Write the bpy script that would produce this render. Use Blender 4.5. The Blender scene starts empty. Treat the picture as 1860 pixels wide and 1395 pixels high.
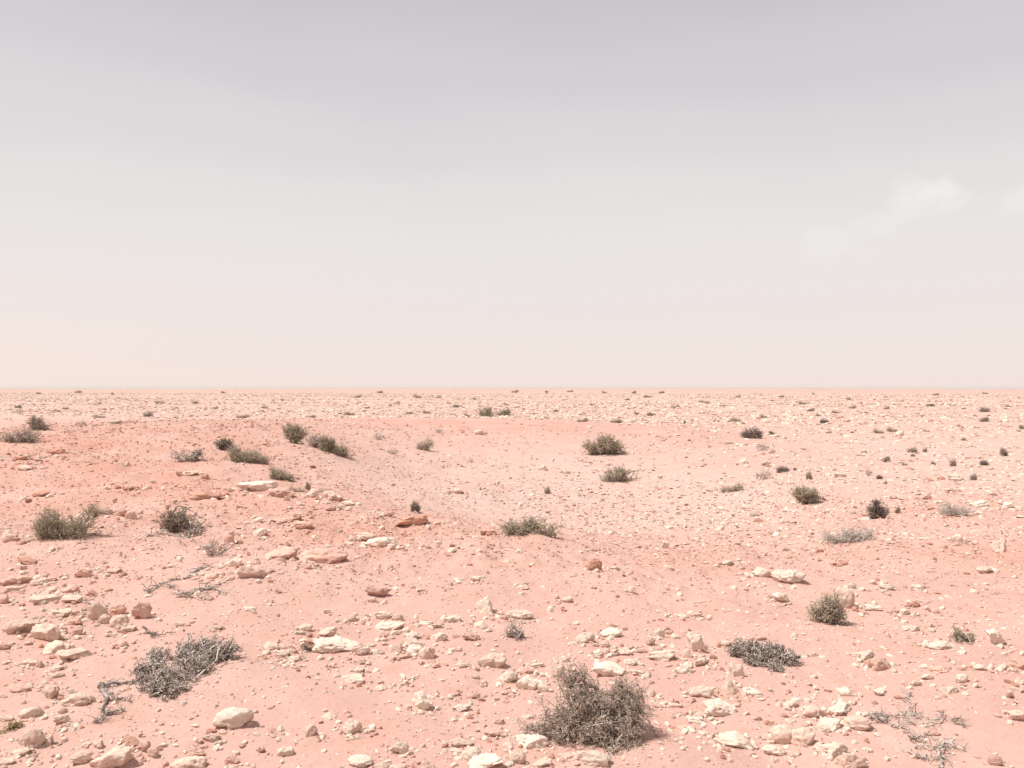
import bpy, math, random
import numpy as np
from mathutils import Vector, Matrix, Euler

# ------------------------------------------------------------------ camera, sky, sun, exposure
scene = bpy.context.scene
C = scene.collection
CAM_H = 1.6
FPX = 1395.0            # focal length in photo pixels (1860 wide)
HOR = 705.0             # horizon row

cam_d = bpy.data.cameras.new('camera')
cam_d.sensor_width = 36.0
cam_d.lens = 36.0 * FPX / 1860.0
cam_d.clip_start = 0.05
cam_d.clip_end = 20000
cam = bpy.data.objects.new('camera', cam_d)
C.objects.link(cam)
cam.location = (0, 0, CAM_H)
cam.rotation_euler = (math.radians(90) + math.atan((HOR - 697.5) / FPX), 0, 0)
scene.camera = cam

SUN_EL = math.radians(61)
SUN_AZ = math.atan2(-1.0, -0.06)                     # clockwise from +Y, far left
sdir = Vector((math.sin(SUN_AZ) * math.cos(SUN_EL), math.cos(SUN_AZ) * math.cos(SUN_EL), math.sin(SUN_EL)))
sun_d = bpy.data.lights.new('sun', 'SUN')
sun_d.energy = 5.0
sun_d.angle = math.radians(0.6)
sun_d.color = (1.0, 0.955, 0.915)
sun = bpy.data.objects.new('sun', sun_d)
C.objects.link(sun)
sun.rotation_euler = (-sdir).to_track_quat('-Z', 'Y').to_euler()

world = bpy.data.worlds.new('World')
scene.world = world
world.use_nodes = True
wt = world.node_tree
wt.nodes.clear()


def wn(t, **kw):
    n = wt.nodes.new(t)
    for k, v in kw.items():
        setattr(n, k, v)
    return n


out = wn('ShaderNodeOutputWorld')
bg = wn('ShaderNodeBackground')
sky = wn('ShaderNodeTexSky')
sky.sky_type = 'NISHITA'
sky.sun_disc = False
sky.sun_elevation = SUN_EL
sky.sun_rotation = SUN_AZ
sky.dust_density = 6.0
sky.air_density = 1.0
skm = wn('ShaderNodeVectorMath', operation='SCALE')
skm.inputs['Scale'].default_value = 0.10
wt.links.new(sky.outputs[0], skm.inputs[0])
tc = wn('ShaderNodeTexCoord')
nrm = wn('ShaderNodeVectorMath', operation='NORMALIZE')
wt.links.new(tc.outputs['Generated'], nrm.inputs[0])
sep = wn('ShaderNodeSeparateXYZ')
wt.links.new(nrm.outputs[0], sep.inputs[0])
# dusty air: wide soft mottling of the height used for the ramp
nz = wn('ShaderNodeTexNoise')
nz.inputs['Scale'].default_value = 3.0
nz.inputs['Detail'].default_value = 3.0
nz.inputs['Roughness'].default_value = 0.5
nzs = wn('ShaderNodeVectorMath', operation='MULTIPLY')
nzs.inputs[1].default_value = (1.0, 1.0, 3.2)
wt.links.new(nrm.outputs[0], nzs.inputs[0])
wt.links.new(nzs.outputs[0], nz.inputs['Vector'])
nzm = wn('ShaderNodeMath', operation='MULTIPLY_ADD')
nzm.inputs[1].default_value = 0.075
nzm.inputs[2].default_value = -0.0375
wt.links.new(nz.outputs['Fac'], nzm.inputs[0])
nz2 = wn('ShaderNodeMath', operation='MULTIPLY')        # no mottling right at the horizon
wt.links.new(nzm.outputs[0], nz2.inputs[0])
mr = wn('ShaderNodeMapRange')
mr.inputs['From Max'].default_value = 0.2
wt.links.new(sep.outputs['Z'], mr.inputs['Value'])
wt.links.new(mr.outputs[0], nz2.inputs[1])
add = wn('ShaderNodeMath', operation='ADD')
wt.links.new(sep.outputs['Z'], add.inputs[0])
wt.links.new(nz2.outputs[0], add.inputs[1])
ramp = wn('ShaderNodeValToRGB')
cr = ramp.color_ramp
cr.interpolation = 'EASE'
stops = [(0.0, (0.95, 0.825, 0.765)), (0.045, (0.925, 0.82, 0.775)), (0.105, (0.89, 0.815, 0.80)),
         (0.185, (0.85, 0.81, 0.795)), (0.235, (0.81, 0.78, 0.775)), (0.30, (0.755, 0.72, 0.732)),
         (0.37, (0.68, 0.645, 0.67)), (0.46, (0.60, 0.572, 0.61)), (0.7, (0.52, 0.49, 0.515)), (1.0, (0.49, 0.46, 0.485))]
cr.elements[0].position = stops[0][0]
cr.elements[0].color = stops[0][1] + (1,)
cr.elements[1].position = stops[-1][0]
cr.elements[1].color = stops[-1][1] + (1,)
for p, c in stops[1:-1]:
    e = cr.elements.new(p)
    e.color = c + (1,)
wt.links.new(add.outputs[0], ramp.inputs[0])
mix = wn('ShaderNodeMix', data_type='RGBA')
mix.inputs['Factor'].default_value = 0.05
wt.links.new(ramp.outputs[0], mix.inputs['A'])
wt.links.new(skm.outputs[0], mix.inputs['B'])
last = mix.outputs['Result']
# the dust glows a little warmer low down on the sun's side
wx = wn('ShaderNodeMapRange', interpolation_type='SMOOTHSTEP')
wx.inputs['From Min'].default_value = -0.05
wx.inputs['From Max'].default_value = -0.75
wt.links.new(sep.outputs['X'], wx.inputs['Value'])
wz = wn('ShaderNodeMapRange', interpolation_type='SMOOTHSTEP')
wz.inputs['From Min'].default_value = 0.16
wz.inputs['From Max'].default_value = 0.0
wz.inputs['To Max'].default_value = 0.5
wt.links.new(sep.outputs['Z'], wz.inputs['Value'])
wm = wn('ShaderNodeMath', operation='MULTIPLY')
wt.links.new(wx.outputs[0], wm.inputs[0])
wt.links.new(wz.outputs[0], wm.inputs[1])
wmix = wn('ShaderNodeMix', data_type='RGBA')
wmix.inputs['B'].default_value = (0.96, 0.815, 0.715, 1)
wt.links.new(wm.outputs[0], wmix.inputs['Factor'])
wt.links.new(last, wmix.inputs['A'])
last = wmix.outputs['Result']
# a few faint cumulus heads low in the haze, right of the view


def cloud(last, px, py, rx, ry, seed, strength):
    d = Vector(((px - 930) / FPX, 1.0, (HOR - py) / FPX)).normalized()
    sb = wn('ShaderNodeVectorMath', operation='SUBTRACT')
    sb.inputs[1].default_value = d
    wt.links.new(nrm.outputs[0], sb.inputs[0])
    sc = wn('ShaderNodeVectorMath', operation='MULTIPLY')
    sc.inputs[1].default_value = (FPX / rx, FPX / rx, FPX / ry)
    wt.links.new(sb.outputs[0], sc.inputs[0])
    ln = wn('ShaderNodeVectorMath', operation='LENGTH')
    wt.links.new(sc.outputs[0], ln.inputs[0])
    n = wn('ShaderNodeTexNoise')
    n.inputs['Scale'].default_value = 26.0
    n.inputs['Detail'].default_value = 6.0
    ofs = wn('ShaderNodeVectorMath', operation='ADD')
    ofs.inputs[1].default_value = (seed, seed * 2, 0)
    wt.links.new(nrm.outputs[0], ofs.inputs[0])
    wt.links.new(ofs.outputs[0], n.inputs['Vector'])
    m = wn('ShaderNodeMath', operation='MULTIPLY_ADD')      # 2.2*noise - length
    m.inputs[1].default_value = 2.4
    wt.links.new(n.outputs['Fac'], m.inputs[0])
    neg = wn('ShaderNodeMath', operation='MULTIPLY')
    neg.inputs[1].default_value = -1.0
    wt.links.new(ln.outputs['Value'], neg.inputs[0])
    wt.links.new(neg.outputs[0], m.inputs[2])
    r = wn('ShaderNodeMapRange', interpolation_type='SMOOTHSTEP')
    r.inputs['From Min'].default_value = 0.15
    r.inputs['From Max'].default_value = 1.0
    r.inputs['To Max'].default_value = strength
    wt.links.new(m.outputs[0], r.inputs['Value'])
    mx = wn('ShaderNodeMix', data_type='RGBA')
    mx.inputs['B'].default_value = (0.89, 0.865, 0.845, 1)
    wt.links.new(r.outputs[0], mx.inputs['Factor'])
    wt.links.new(last, mx.inputs['A'])
    return mx.outputs['Result']


last = cloud(last, 1692, 348, 66, 34, 0.3, 0.8)
last = cloud(last, 1630, 400, 75, 36, 0.9, 0.45)
last = cloud(last, 1510, 440, 80, 36, 1.7, 0.35)
last = cloud(last, 1875, 365, 48, 40, 2.3, 0.5)
wt.links.new(last, bg.inputs['Color'])
bg.inputs['Strength'].default_value = 1.0
wt.links.new(bg.outputs[0], out.inputs[0])

vs = scene.view_settings
vs.view_transform = 'Standard'
vs.look = 'None'
vs.exposure = 0.0
vs.gamma = 1.0
vs.use_curve_mapping = False

# ------------------------------------------------------------------ numpy helpers
RNG = np.random.default_rng(7)
random.seed(7)
_perm = np.random.default_rng(3).permutation(256)
_perm = np.concatenate([_perm, _perm, _perm])
_g3 = np.random.default_rng(5).normal(size=(256, 3))
_g3 /= np.linalg.norm(_g3, axis=1)[:, None]


def noise3(p):
    p = np.asarray(p, float)
    i = np.floor(p).astype(int)
    f = p - i
    u = f * f * f * (f * (f * 6 - 15) + 10)
    i &= 255
    res = 0
    for dx in (0, 1):
        for dy in (0, 1):
            for dz in (0, 1):
                h = _perm[_perm[_perm[i[:, 0] + dx] + i[:, 1] + dy] + i[:, 2] + dz]
                g = _g3[h]
                d = f - np.array([dx, dy, dz])
                w = ((u[:, 0] if dx else 1 - u[:, 0]) * (u[:, 1] if dy else 1 - u[:, 1]) * (u[:, 2] if dz else 1 - u[:, 2]))
                res = res + w * (g * d).sum(1)
    return res * 1.6


def noise2(x, y, s, seed=0.0):
    return noise3(np.stack([x * s + seed * 3.1, y * s - seed * 1.7, np.full_like(x, seed + 0.37)], 1))


def sstep(a, b, x):
    t = np.clip((x - a) / (b - a), 0, 1)
    return t * t * (3 - 2 * t)


def mesh_np(name, V, F, mat=None, smooth=True, col=None):
    me = bpy.data.meshes.new(name)
    V = np.asarray(V, np.float32)
    Fs = F if isinstance(F, list) else [F]
    Fs = [np.asarray(f, np.int32) for f in Fs if len(f)]
    me.vertices.add(len(V))
    me.vertices.foreach_set('co', V.ravel())
    loops = np.concatenate([f.ravel() for f in Fs])
    tot = np.concatenate([np.full(len(f), f.shape[1], np.int32) for f in Fs])
    start = np.concatenate([[0], np.cumsum(tot)[:-1]]).astype(np.int32)
    me.loops.add(len(loops))
    me.loops.foreach_set('vertex_index', loops)
    me.polygons.add(len(tot))
    me.polygons.foreach_set('loop_start', start)
    me.update(calc_edges=True)
    if smooth:
        me.shade_smooth()
    else:
        me.shade_flat()
    if col is not None:
        a = me.color_attributes.new('col', 'FLOAT_COLOR', 'POINT')
        c = np.ones((len(V), 4), np.float32)
        c[:, :col.shape[1]] = col
        a.data.foreach_set('color', c.ravel())
    if mat:
        me.materials.append(mat)
    return me


def link(name, me, parent=None):
    o = bpy.data.objects.new(name, me)
    C.objects.link(o)
    if parent:
        o.parent = parent
    return o


def tag(o, label=None, cat=None, group=None, kind=None):
    if label:
        o['label'] = label
    if cat:
        o['category'] = cat
    if group:
        o['group'] = group
    if kind:
        o['kind'] = kind
    return o


# ------------------------------------------------------------------ materials
def new_mat(name):
    m = bpy.data.materials.new(name)
    m.use_nodes = True
    nt = m.node_tree
    b = nt.nodes['Principled BSDF']
    b.inputs['Roughness'].default_value = 0.95
    b.inputs['Specular IOR Level'].default_value = 0.15
    return m, nt, b


def N(nt, t, **kw):
    n = nt.nodes.new(t)
    for k, v in kw.items():
        if k.startswith('i_'):
            n.inputs[k[2:].replace('_', ' ')].default_value = v
        else:
            setattr(n, k, v)
    return n


def mixc(nt, fac, a, b, mode='MIX'):
    m = N(nt, 'ShaderNodeMix', data_type='RGBA', blend_type=mode)
    for sock, v in (('Factor', fac), ('A', a), ('B', b)):
        if isinstance(v, (int, float)):
            m.inputs[sock].default_value = v
        elif isinstance(v, tuple):
            m.inputs[sock].default_value = v + (1,) if len(v) == 3 else v
        else:
            nt.links.new(v, m.inputs[sock])
    return m.outputs['Result']


def nfac(nt, vec, scale, detail=3, lo=0.35, hi=0.65, rough=0.6, to=1.0):
    n = N(nt, 'ShaderNodeTexNoise')
    n.inputs['Scale'].default_value = scale
    n.inputs['Detail'].default_value = detail
    n.inputs['Roughness'].default_value = rough
    nt.links.new(vec, n.inputs['Vector'])
    r = N(nt, 'ShaderNodeMapRange')
    r.inputs['From Min'].default_value = lo
    r.inputs['From Max'].default_value = hi
    r.inputs['To Max'].default_value = to
    nt.links.new(n.outputs['Fac'], r.inputs['Value'])
    return r.outputs[0]


SAND = (0.535, 0.335, 0.278)
SAND_RED = (0.515, 0.272, 0.206)
SAND_PALE = (0.56, 0.415, 0.36)
CREAM = (0.60, 0.50, 0.41)


def ground_material():
    m, nt, b = new_mat('pink_sand')
    geo = N(nt, 'ShaderNodeNewGeometry')
    P = geo.outputs['Position']
    at = N(nt, 'ShaderNodeAttribute', attribute_name='col')
    sp = N(nt, 'ShaderNodeSeparateColor')
    nt.links.new(at.outputs['Color'], sp.inputs[0])
    c = mixc(nt, sp.outputs['Red'], SAND, SAND_RED)
    c = mixc(nt, sp.outputs['Green'], c, SAND_PALE)
    # broad uneven patches of paler and redder sand
    c = mixc(nt, nfac(nt, P, 0.9, 6, 0.44, 0.66, to=0.7), c, (0.60, 0.41, 0.345))
    c = mixc(nt, nfac(nt, P, 2.3, 6, 0.5, 0.70, to=0.65), c, (0.535, 0.30, 0.228))
    c = mixc(nt, nfac(nt, P, 0.45, 4, 0.5, 0.72, to=0.55), c, (0.535, 0.365, 0.295))
    c = mixc(nt, nfac(nt, P, 6.5, 6, 0.54, 0.70, to=0.45), c, (0.47, 0.262, 0.20))
    # crumbly centimetre mottling
    c = mixc(nt, nfac(nt, P, 38, 4, 0.52, 0.72, to=0.35), c, (0.47, 0.24, 0.175))
    c = mixc(nt, nfac(nt, P, 55, 3, 0.56, 0.74, to=0.4), c, (0.64, 0.46, 0.37))
    # sand grain
    c = mixc(nt, nfac(nt, P, 420, 2, 0.4, 0.66, to=0.28), c, (0.40, 0.225, 0.17))
    c = mixc(nt, nfac(nt, P, 300, 2, 0.55, 0.7, to=0.3), c, (0.68, 0.48, 0.39))
    # far stony plain, where single stones can no longer be told apart
    v = N(nt, 'ShaderNodeTexVoronoi', feature='F1')
    v.inputs['Scale'].default_value = 2.6
    nt.links.new(P, v.inputs['Vector'])
    vr = N(nt, 'ShaderNodeMapRange')
    vr.inputs['From Min'].default_value = 0.42
    vr.inputs['From Max'].default_value = 0.28
    nt.links.new(v.outputs['Distance'], vr.inputs['Value'])
    pn = nfac(nt, P, 0.12, 4, 0.35, 0.6)
    mm = N(nt, 'ShaderNodeMath', operation='MULTIPLY')
    nt.links.new(vr.outputs[0], mm.inputs[0])
    nt.links.new(pn, mm.inputs[1])
    mm2 = N(nt, 'ShaderNodeMath', operation='MULTIPLY')
    nt.links.new(mm.outputs[0], mm2.inputs[0])
    nt.links.new(sp.outputs['Blue'], mm2.inputs[1])
    c = mixc(nt, mm2.outputs[0], c, CREAM)
    # bands of bare pink soil and thin far scrub, too distant to tell apart
    fb = N(nt, 'ShaderNodeMath', operation='MULTIPLY')
    nt.links.new(nfac(nt, P, 0.035, 6, 0.46, 0.62, to=0.75), fb.inputs[0])
    nt.links.new(sp.outputs['Blue'], fb.inputs[1])
    c = mixc(nt, fb.outputs[0], c, (0.50, 0.31, 0.245))
    fs = N(nt, 'ShaderNodeMath', operation='MULTIPLY')
    nt.links.new(nfac(nt, P, 0.16, 5, 0.58, 0.66, to=0.8), fs.inputs[0])
    nt.links.new(sp.outputs['Blue'], fs.inputs[1])
    c = mixc(nt, fs.outputs[0], c, (0.30, 0.22, 0.17))
    nt.links.new(c, b.inputs['Base Color'])
    # relief: small lumps, grain
    n1 = N(nt, 'ShaderNodeTexNoise')
    n1.inputs['Scale'].default_value = 26
    n1.inputs['Detail'].default_value = 5
    nt.links.new(P, n1.inputs['Vector'])
    n2 = N(nt, 'ShaderNodeTexNoise')
    n2.inputs['Scale'].default_value = 260
    n2.inputs['Detail'].default_value = 3
    nt.links.new(P, n2.inputs['Vector'])
    b1 = N(nt, 'ShaderNodeBump')
    b1.inputs['Strength'].default_value = 0.5
    b1.inputs['Distance'].default_value = 0.012
    nt.links.new(n1.outputs['Fac'], b1.inputs['Height'])
    b2 = N(nt, 'ShaderNodeBump')
    b2.inputs['Strength'].default_value = 0.6
    b2.inputs['Distance'].default_value = 0.0025
    nt.links.new(n2.outputs['Fac'], b2.inputs['Height'])
    nt.links.new(b1.outputs[0], b2.inputs['Normal'])
    nt.links.new(b2.outputs[0], b.inputs['Normal'])
    return m


def stone_material(name, base, dust, dust_amt, vein):
    m, nt, b = new_mat(name)
    tc = N(nt, 'ShaderNodeTexCoord')
    oi = N(nt, 'ShaderNodeObjectInfo')
    ad = N(nt, 'ShaderNodeVectorMath', operation='ADD')
    sc = N(nt, 'ShaderNodeVectorMath', operation='SCALE')
    cb = N(nt, 'ShaderNodeCombineXYZ')
    for i in range(3):
        nt.links.new(oi.outputs['Random'], cb.inputs[i])
    nt.links.new(cb.outputs[0], sc.inputs[0])
    sc.inputs['Scale'].default_value = 37.0
    nt.links.new(tc.outputs['Object'], ad.inputs[0])
    nt.links.new(sc.outputs[0], ad.inputs[1])
    P = ad.outputs[0]
    c = mixc(nt, nfac(nt, P, 1.6, 5, 0.38, 0.66), base, dust if dust_amt > 0.5 else tuple(0.5 * (x + y) for x, y in zip(base, dust)))
    c = mixc(nt, nfac(nt, P, 4.5, 6, 0.45, 0.62, to=dust_amt), c, dust)
    c = mixc(nt, nfac(nt, P, 9, 5, 0.56, 0.70, to=0.55), c, vein)
    hs = N(nt, 'ShaderNodeHueSaturation')
    rr = N(nt, 'ShaderNodeMapRange')
    rr.inputs['To Min'].default_value = 0.88
    rr.inputs['To Max'].default_value = 1.10
    nt.links.new(oi.outputs['Random'], rr.inputs['Value'])
    nt.links.new(rr.outputs[0], hs.inputs['Value'])
    nt.links.new(c, hs.inputs['Color'])
    nt.links.new(hs.outputs[0], b.inputs['Base Color'])
    n1 = N(nt, 'ShaderNodeTexNoise')
    n1.inputs['Scale'].default_value = 7
    n1.inputs['Detail'].default_value = 7
    n1.inputs['Roughness'].default_value = 0.68
    nt.links.new(P, n1.inputs['Vector'])
    bu = N(nt, 'ShaderNodeBump')
    bu.inputs['Strength'].default_value = 0.8
    bu.inputs['Distance'].default_value = 0.011
    nt.links.new(n1.outputs['Fac'], bu.inputs['Height'])
    nt.links.new(bu.outputs[0], b.inputs['Normal'])
    return m


def attr_material(name, rough=0.95, spec=0.12, grain=None, transl=0.0):
    m, nt, b = new_mat(name)
    at = N(nt, 'ShaderNodeAttribute', attribute_name='col')
    c = at.outputs['Color']
    if grain:
        geo = N(nt, 'ShaderNodeNewGeometry')
        c = mixc(nt, nfac(nt, geo.outputs['Position'], grain, 3, 0.4, 0.7, to=0.4), c, (0.45, 0.30, 0.23))
    nt.links.new(c, b.inputs['Base Color'])
    b.inputs['Roughness'].default_value = rough
    b.inputs['Specular IOR Level'].default_value = spec
    if transl:
        tr = N(nt, 'ShaderNodeBsdfTranslucent')
        nt.links.new(c, tr.inputs['Color'])
        ms = N(nt, 'ShaderNodeMixShader')
        ms.inputs[0].default_value = transl
        nt.links.new(b.outputs[0], ms.inputs[1])
        nt.links.new(tr.outputs[0], ms.inputs[2])
        nt.links.new(ms.outputs[0], nt.nodes['Material Output'].inputs['Surface'])
    return m


M_GROUND = ground_material()
M_STONE = {
    'c': stone_material('cream_limestone', (0.735, 0.555, 0.445), (0.68, 0.455, 0.36), 0.45, (0.61, 0.42, 0.335)),
    'w': stone_material('white_limestone', (0.785, 0.64, 0.53), (0.73, 0.54, 0.435), 0.4, (0.65, 0.485, 0.395)),
    'p': stone_material('pink_limestone', (0.69, 0.475, 0.385), (0.63, 0.375, 0.29), 0.6, (0.51, 0.295, 0.22)),
    'r': stone_material('rust_red_mudstone', (0.55, 0.285, 0.205), (0.58, 0.345, 0.255), 0.6, (0.36, 0.145, 0.095)),
}
M_PEB = attr_material('pebble_stone', grain=60)
M_TWIG = attr_material('dry_twig')
M_WOOD = attr_material('bleached_wood', rough=0.9, grain=None)

# ------------------------------------------------------------------ terrain
# guessed survey points: photo column, photo row, distance -> height
CTRL = [
    (0, 1395, 3.2), (930, 1395, 3.2), (1860, 1395, 3.2), (400, 1250, 4.05), (1400, 1250, 4.1),
    (0, 1150, 4.95), (480, 1130, 5.2), (930, 1150, 5.0), (1400, 1130, 5.25), (1860, 1150, 5.0),
    (0, 1000, 7.4), (400, 1000, 7.3), (700, 1000, 7.3), (930, 1010, 7.15), (1400, 1010, 7.3), (1860, 1000, 7.6),
    (0, 900, 10.5), (300, 900, 10.3), (600, 899, 10.2), (560, 884, 12.0), (640, 882, 12.5),
    (690, 920, 9.6), (760, 947, 8.8), (745, 925, 10.7), (880, 968, 8.2), (1000, 988, 7.7), (1000, 962, 9.9),
    (1250, 992, 8.0), (1250, 960, 9.9), (1500, 985, 8.0),
    (1100, 960, 10.8), (1100, 920, 13.2), (1000, 880, 16.1), (1250, 920, 13.0), (1300, 880, 15.6),
    (850, 862, 17.4), (1100, 850, 18.2), (760, 880, 14.4), (1400, 930, 11.3), (1520, 930, 10.5), (1450, 880, 13.6),
    (1100, 810, 21.5), (900, 818, 20.8), (1300, 820, 20.0), (700, 820, 19.2), (650, 850, 15.5),
    (640, 765, 25.0), (780, 765, 26.0), (900, 765, 27.0), (1100, 769, 27.5), (1250, 776, 27.0), (1400, 790, 25.5),
    (0, 800, 15.0), (130, 782, 17.0), (280, 766, 20.0), (450, 763, 22.5), (-150, 815, 14.0),
    (100, 850, 12.5), (300, 830, 14.2), (450, 820, 15.2), (560, 795, 18.5), (620, 830, 16.2), (480, 868, 12.6), (400, 880, 11.4),
]
cx = []
for (px, py, D) in CTRL:
    cx.append(((px - 930) / FPX * D, D, CAM_H - D * (py - HOR) / FPX))
for (X, Y, Z) in [(10, 15, 0), (14, 20, 0), (6.5, 18, -0.02), (15, 30, 0), (8, 24, 0.02), (8, 35, 0), (0, 44, 0.02), (4, 40, 0), (-5, 41, 0.03),
                  (-12, 40, 0.03), (-18, 32, 0.1), (-12, 25, 0.42), (-17, 20, 0.35), (-22, 26, 0.1), (-14, 12, 0.4), (-9, 8, 0.12),
                  (20, 10, 0), (10, 9, 0.02), (9, 5, 0), (-8, 4, 0), (0, 1, 0), (-4, 0, 0), (4, 0, 0), (-10, -6, 0), (10, -6, 0),
                  (0, -10, 0), (-20, 8, 0.1), (25, 25, 0), (25, 45, 0), (-28, 40, 0), (-30, 15, 0), (12, 55, 0), (-12, 55, 0), (30, 0, 0), (-30, 0, 0)]:
    cx.append((X, Y, Z))
cx = np.array(cx)


def _tps_k(r2):
    return 0.5 * r2 * np.log(r2 + 1e-9)


_n = len(cx)
_d2 = ((cx[:, None, :2] - cx[None, :, :2]) ** 2).sum(2)
_A = np.zeros((_n + 3, _n + 3))
_A[:_n, :_n] = _tps_k(_d2) + np.eye(_n) * 0.25
_A[:_n, _n] = 1
_A[:_n, _n + 1:] = cx[:, :2]
_A[_n, :_n] = 1
_A[_n + 1:, :_n] = cx[:, :2].T
_w = np.linalg.solve(_A, np.concatenate([cx[:, 2], [0, 0, 0]]))


def rough_mask(x, y):
    """1 on the crumbly crust of the mound and rim, 0 on blown sand"""
    g = lambda X, Y, r: np.exp(-((x - X) ** 2 + (y - Y) ** 2) / (r * r))
    return np.clip(g(-7, 15, 5.5) + 0.8 * g(-8.5, 20, 5) + 0.6 * g(-3, 24.5, 3.5) + g(-3.2, 10, 2.6) + g(-1, 8.2, 1.6) + 0.7 * g(1.5, 7.2, 1.7) + 0.8 * g(4.5, 8, 2) + 0.7 * g(5.5, 10.5, 2), 0, 1)


def h_base(x, y):
    x = np.atleast_1d(np.asarray(x, float))
    y = np.atleast_1d(np.asarray(y, float))
    r = np.hypot(x, y)
    z = np.full_like(x, _w[_n])
    z += _w[_n + 1] * x + _w[_n + 2] * y
    for i in range(_n):
        z += _w[i] * _tps_k((x - cx[i, 0]) ** 2 + (y - cx[i, 1]) ** 2)
    z *= 1 - sstep(34, 52, np.hypot(x, y - 6))
    det = 1 / (1 + (r / 14) ** 2)
    z += 0.045 * noise2(x, y, 0.9, 1) * (0.4 + 0.6 * det) + (0.020 * noise2(x, y, 2.6, 2) + 0.007 * noise2(x, y, 7.0, 3)) * det
    rm = rough_mask(x, y)
    clod = noise2(x, y, 4.2, 5)
    z += rm * (0.05 * noise2(x, y, 1.7, 4) + (0.05 * np.clip(clod, -0.1, 0.5) + 0.022 * noise2(x, y, 11, 6)) * (0.4 + 0.6 * det))
    far = sstep(30, 90, r)
    z += far * (0.18 * noise2(x, y, 1 / 17., 7) + 0.8 * noise2(x, y, 1 / 130., 8) * sstep(80, 300, r))
    z += sstep(500, 2500, r) * 2.5 * noise2(x, y, 1 / 900., 9)
    return z


_ts = np.concatenate([np.geomspace(1.5, 60, 1400), np.geomspace(60.5, 3000, 500)])


def at(px, py):
    """point of the ground seen at a photo pixel"""
    dx, dz = (px - 930) / FPX, -(py - HOR) / FPX
    X, Y, Z = dx * _ts, _ts, CAM_H + dz * _ts
    d = Z - h_base(X, Y)
    k = np.argmax(d < 0)
    if k == 0:
        k = len(_ts) - 1
    t = _ts[k - 1] + (_ts[k] - _ts[k - 1]) * d[k - 1] / max(1e-9, d[k - 1] - d[k])
    return dx * t, t, CAM_H + dz * t


BUMPS = []   # (x, y, amp, rx, ry) sand heaped on the ground


def bump_px(px, py, amp, rx, ry):
    X, Y, Z = at(px, py)
    BUMPS.append((X, Y, amp, rx, ry))


bump_px(1215, 1372, 0.035, 0.30, 0.18)
bump_px(1080, 1330, 0.03, 0.3, 0.2)
bump_px(455, 1222, 0.05, 0.30, 0.16)
bump_px(340, 1245, 0.03, 0.35, 0.25)
bump_px(540, 1275, 0.03, 0.5, 0.3)
bump_px(480, 1045, 0.05, 0.7, 0.4)
bump_px(1400, 1235, 0.03, 0.35, 0.2)
bump_px(250, 1000, 0.04, 0.8, 0.5)
bump_px(140, 975, 0.05, 0.4, 0.3)
bump_px(560, 835, 0.10, 1.2, 1.4)
bump_px(450, 855, 0.07, 0.8, 0.8)
bump_px(985, 990, 0.05, 0.5, 0.5)


def h_final(x, y):
    z = h_base(x, y)
    for (X, Y, a, rx, ry) in BUMPS:
        m = (np.abs(x - X) < 3 * rx) & (np.abs(y - Y) < 3 * ry)
        if m.any():
            z[m] += a * np.exp(-((x[m] - X) / rx) ** 2 - ((y[m] - Y) / ry) ** 2)
    return z


def tint(x, y):
    g = lambda X, Y, rx, ry=None: np.exp(-((x - X) / rx) ** 2 - ((y - Y) / (ry or rx)) ** 2)
    r = np.hypot(x, y)
    red = g(-6.5, 15, 4.5, 5) + 0.8 * g(-3.2, 10.5, 2.4) + 0.8 * g(-1, 8.3, 1.4, 1.0) + 0.55 * g(-3, 25, 5, 2.2) + 0.3 * g(3, 26, 4, 2) \
        + 0.6 * g(5.8, 10.6, 1.8, 1.2) + 0.45 * g(2.4, 7.3, 2.0, 0.8) + 0.5 * g(5.0, 7.4, 1.6, 0.9)
    red = np.clip(1.12 * red + 0.25 * noise2(x, y, 0.8, 11), 0, 1)
    pale = 1.1 * g(1.6, 13, 4.2, 3.8) + 0.95 * g(0.6, 18, 5.2, 4.8)
    plain = np.clip(sstep(29, 38, y + 0.1 * x) + sstep(3.0, 8.0, x - 0.12 * y) * sstep(8, 14, y), 0, 1)
    plain *= np.clip(0.75 + 0.6 * noise2(x, y, 0.11, 14) + 0.35 * noise2(x, y, 0.45, 15), 0.1, 1) * (1 - 0.2 * sstep(180, 400, r))
    pale = np.clip(pale + plain + 0.12 * noise2(x, y, 0.5, 12), 0, 1)
    red = red * (1 - 0.7 * plain)
    far = sstep(45, 110, r) * (1 - 0.25 * sstep(400, 1200, r))
    return np.stack([red, pale, far], 1)


# ------------------------------------------------------------------ stones: shapes
def icosphere(sub):
    import bmesh
    bm = bmesh.new()
    bmesh.ops.create_icosphere(bm, subdivisions=sub, radius=1.0)
    V = np.array([v.co[:] for v in bm.verts])
    F = np.array([[v.index for v in f.verts] for f in bm.faces])
    bm.free()
    return V, F


IV, IF = icosphere(4)


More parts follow.
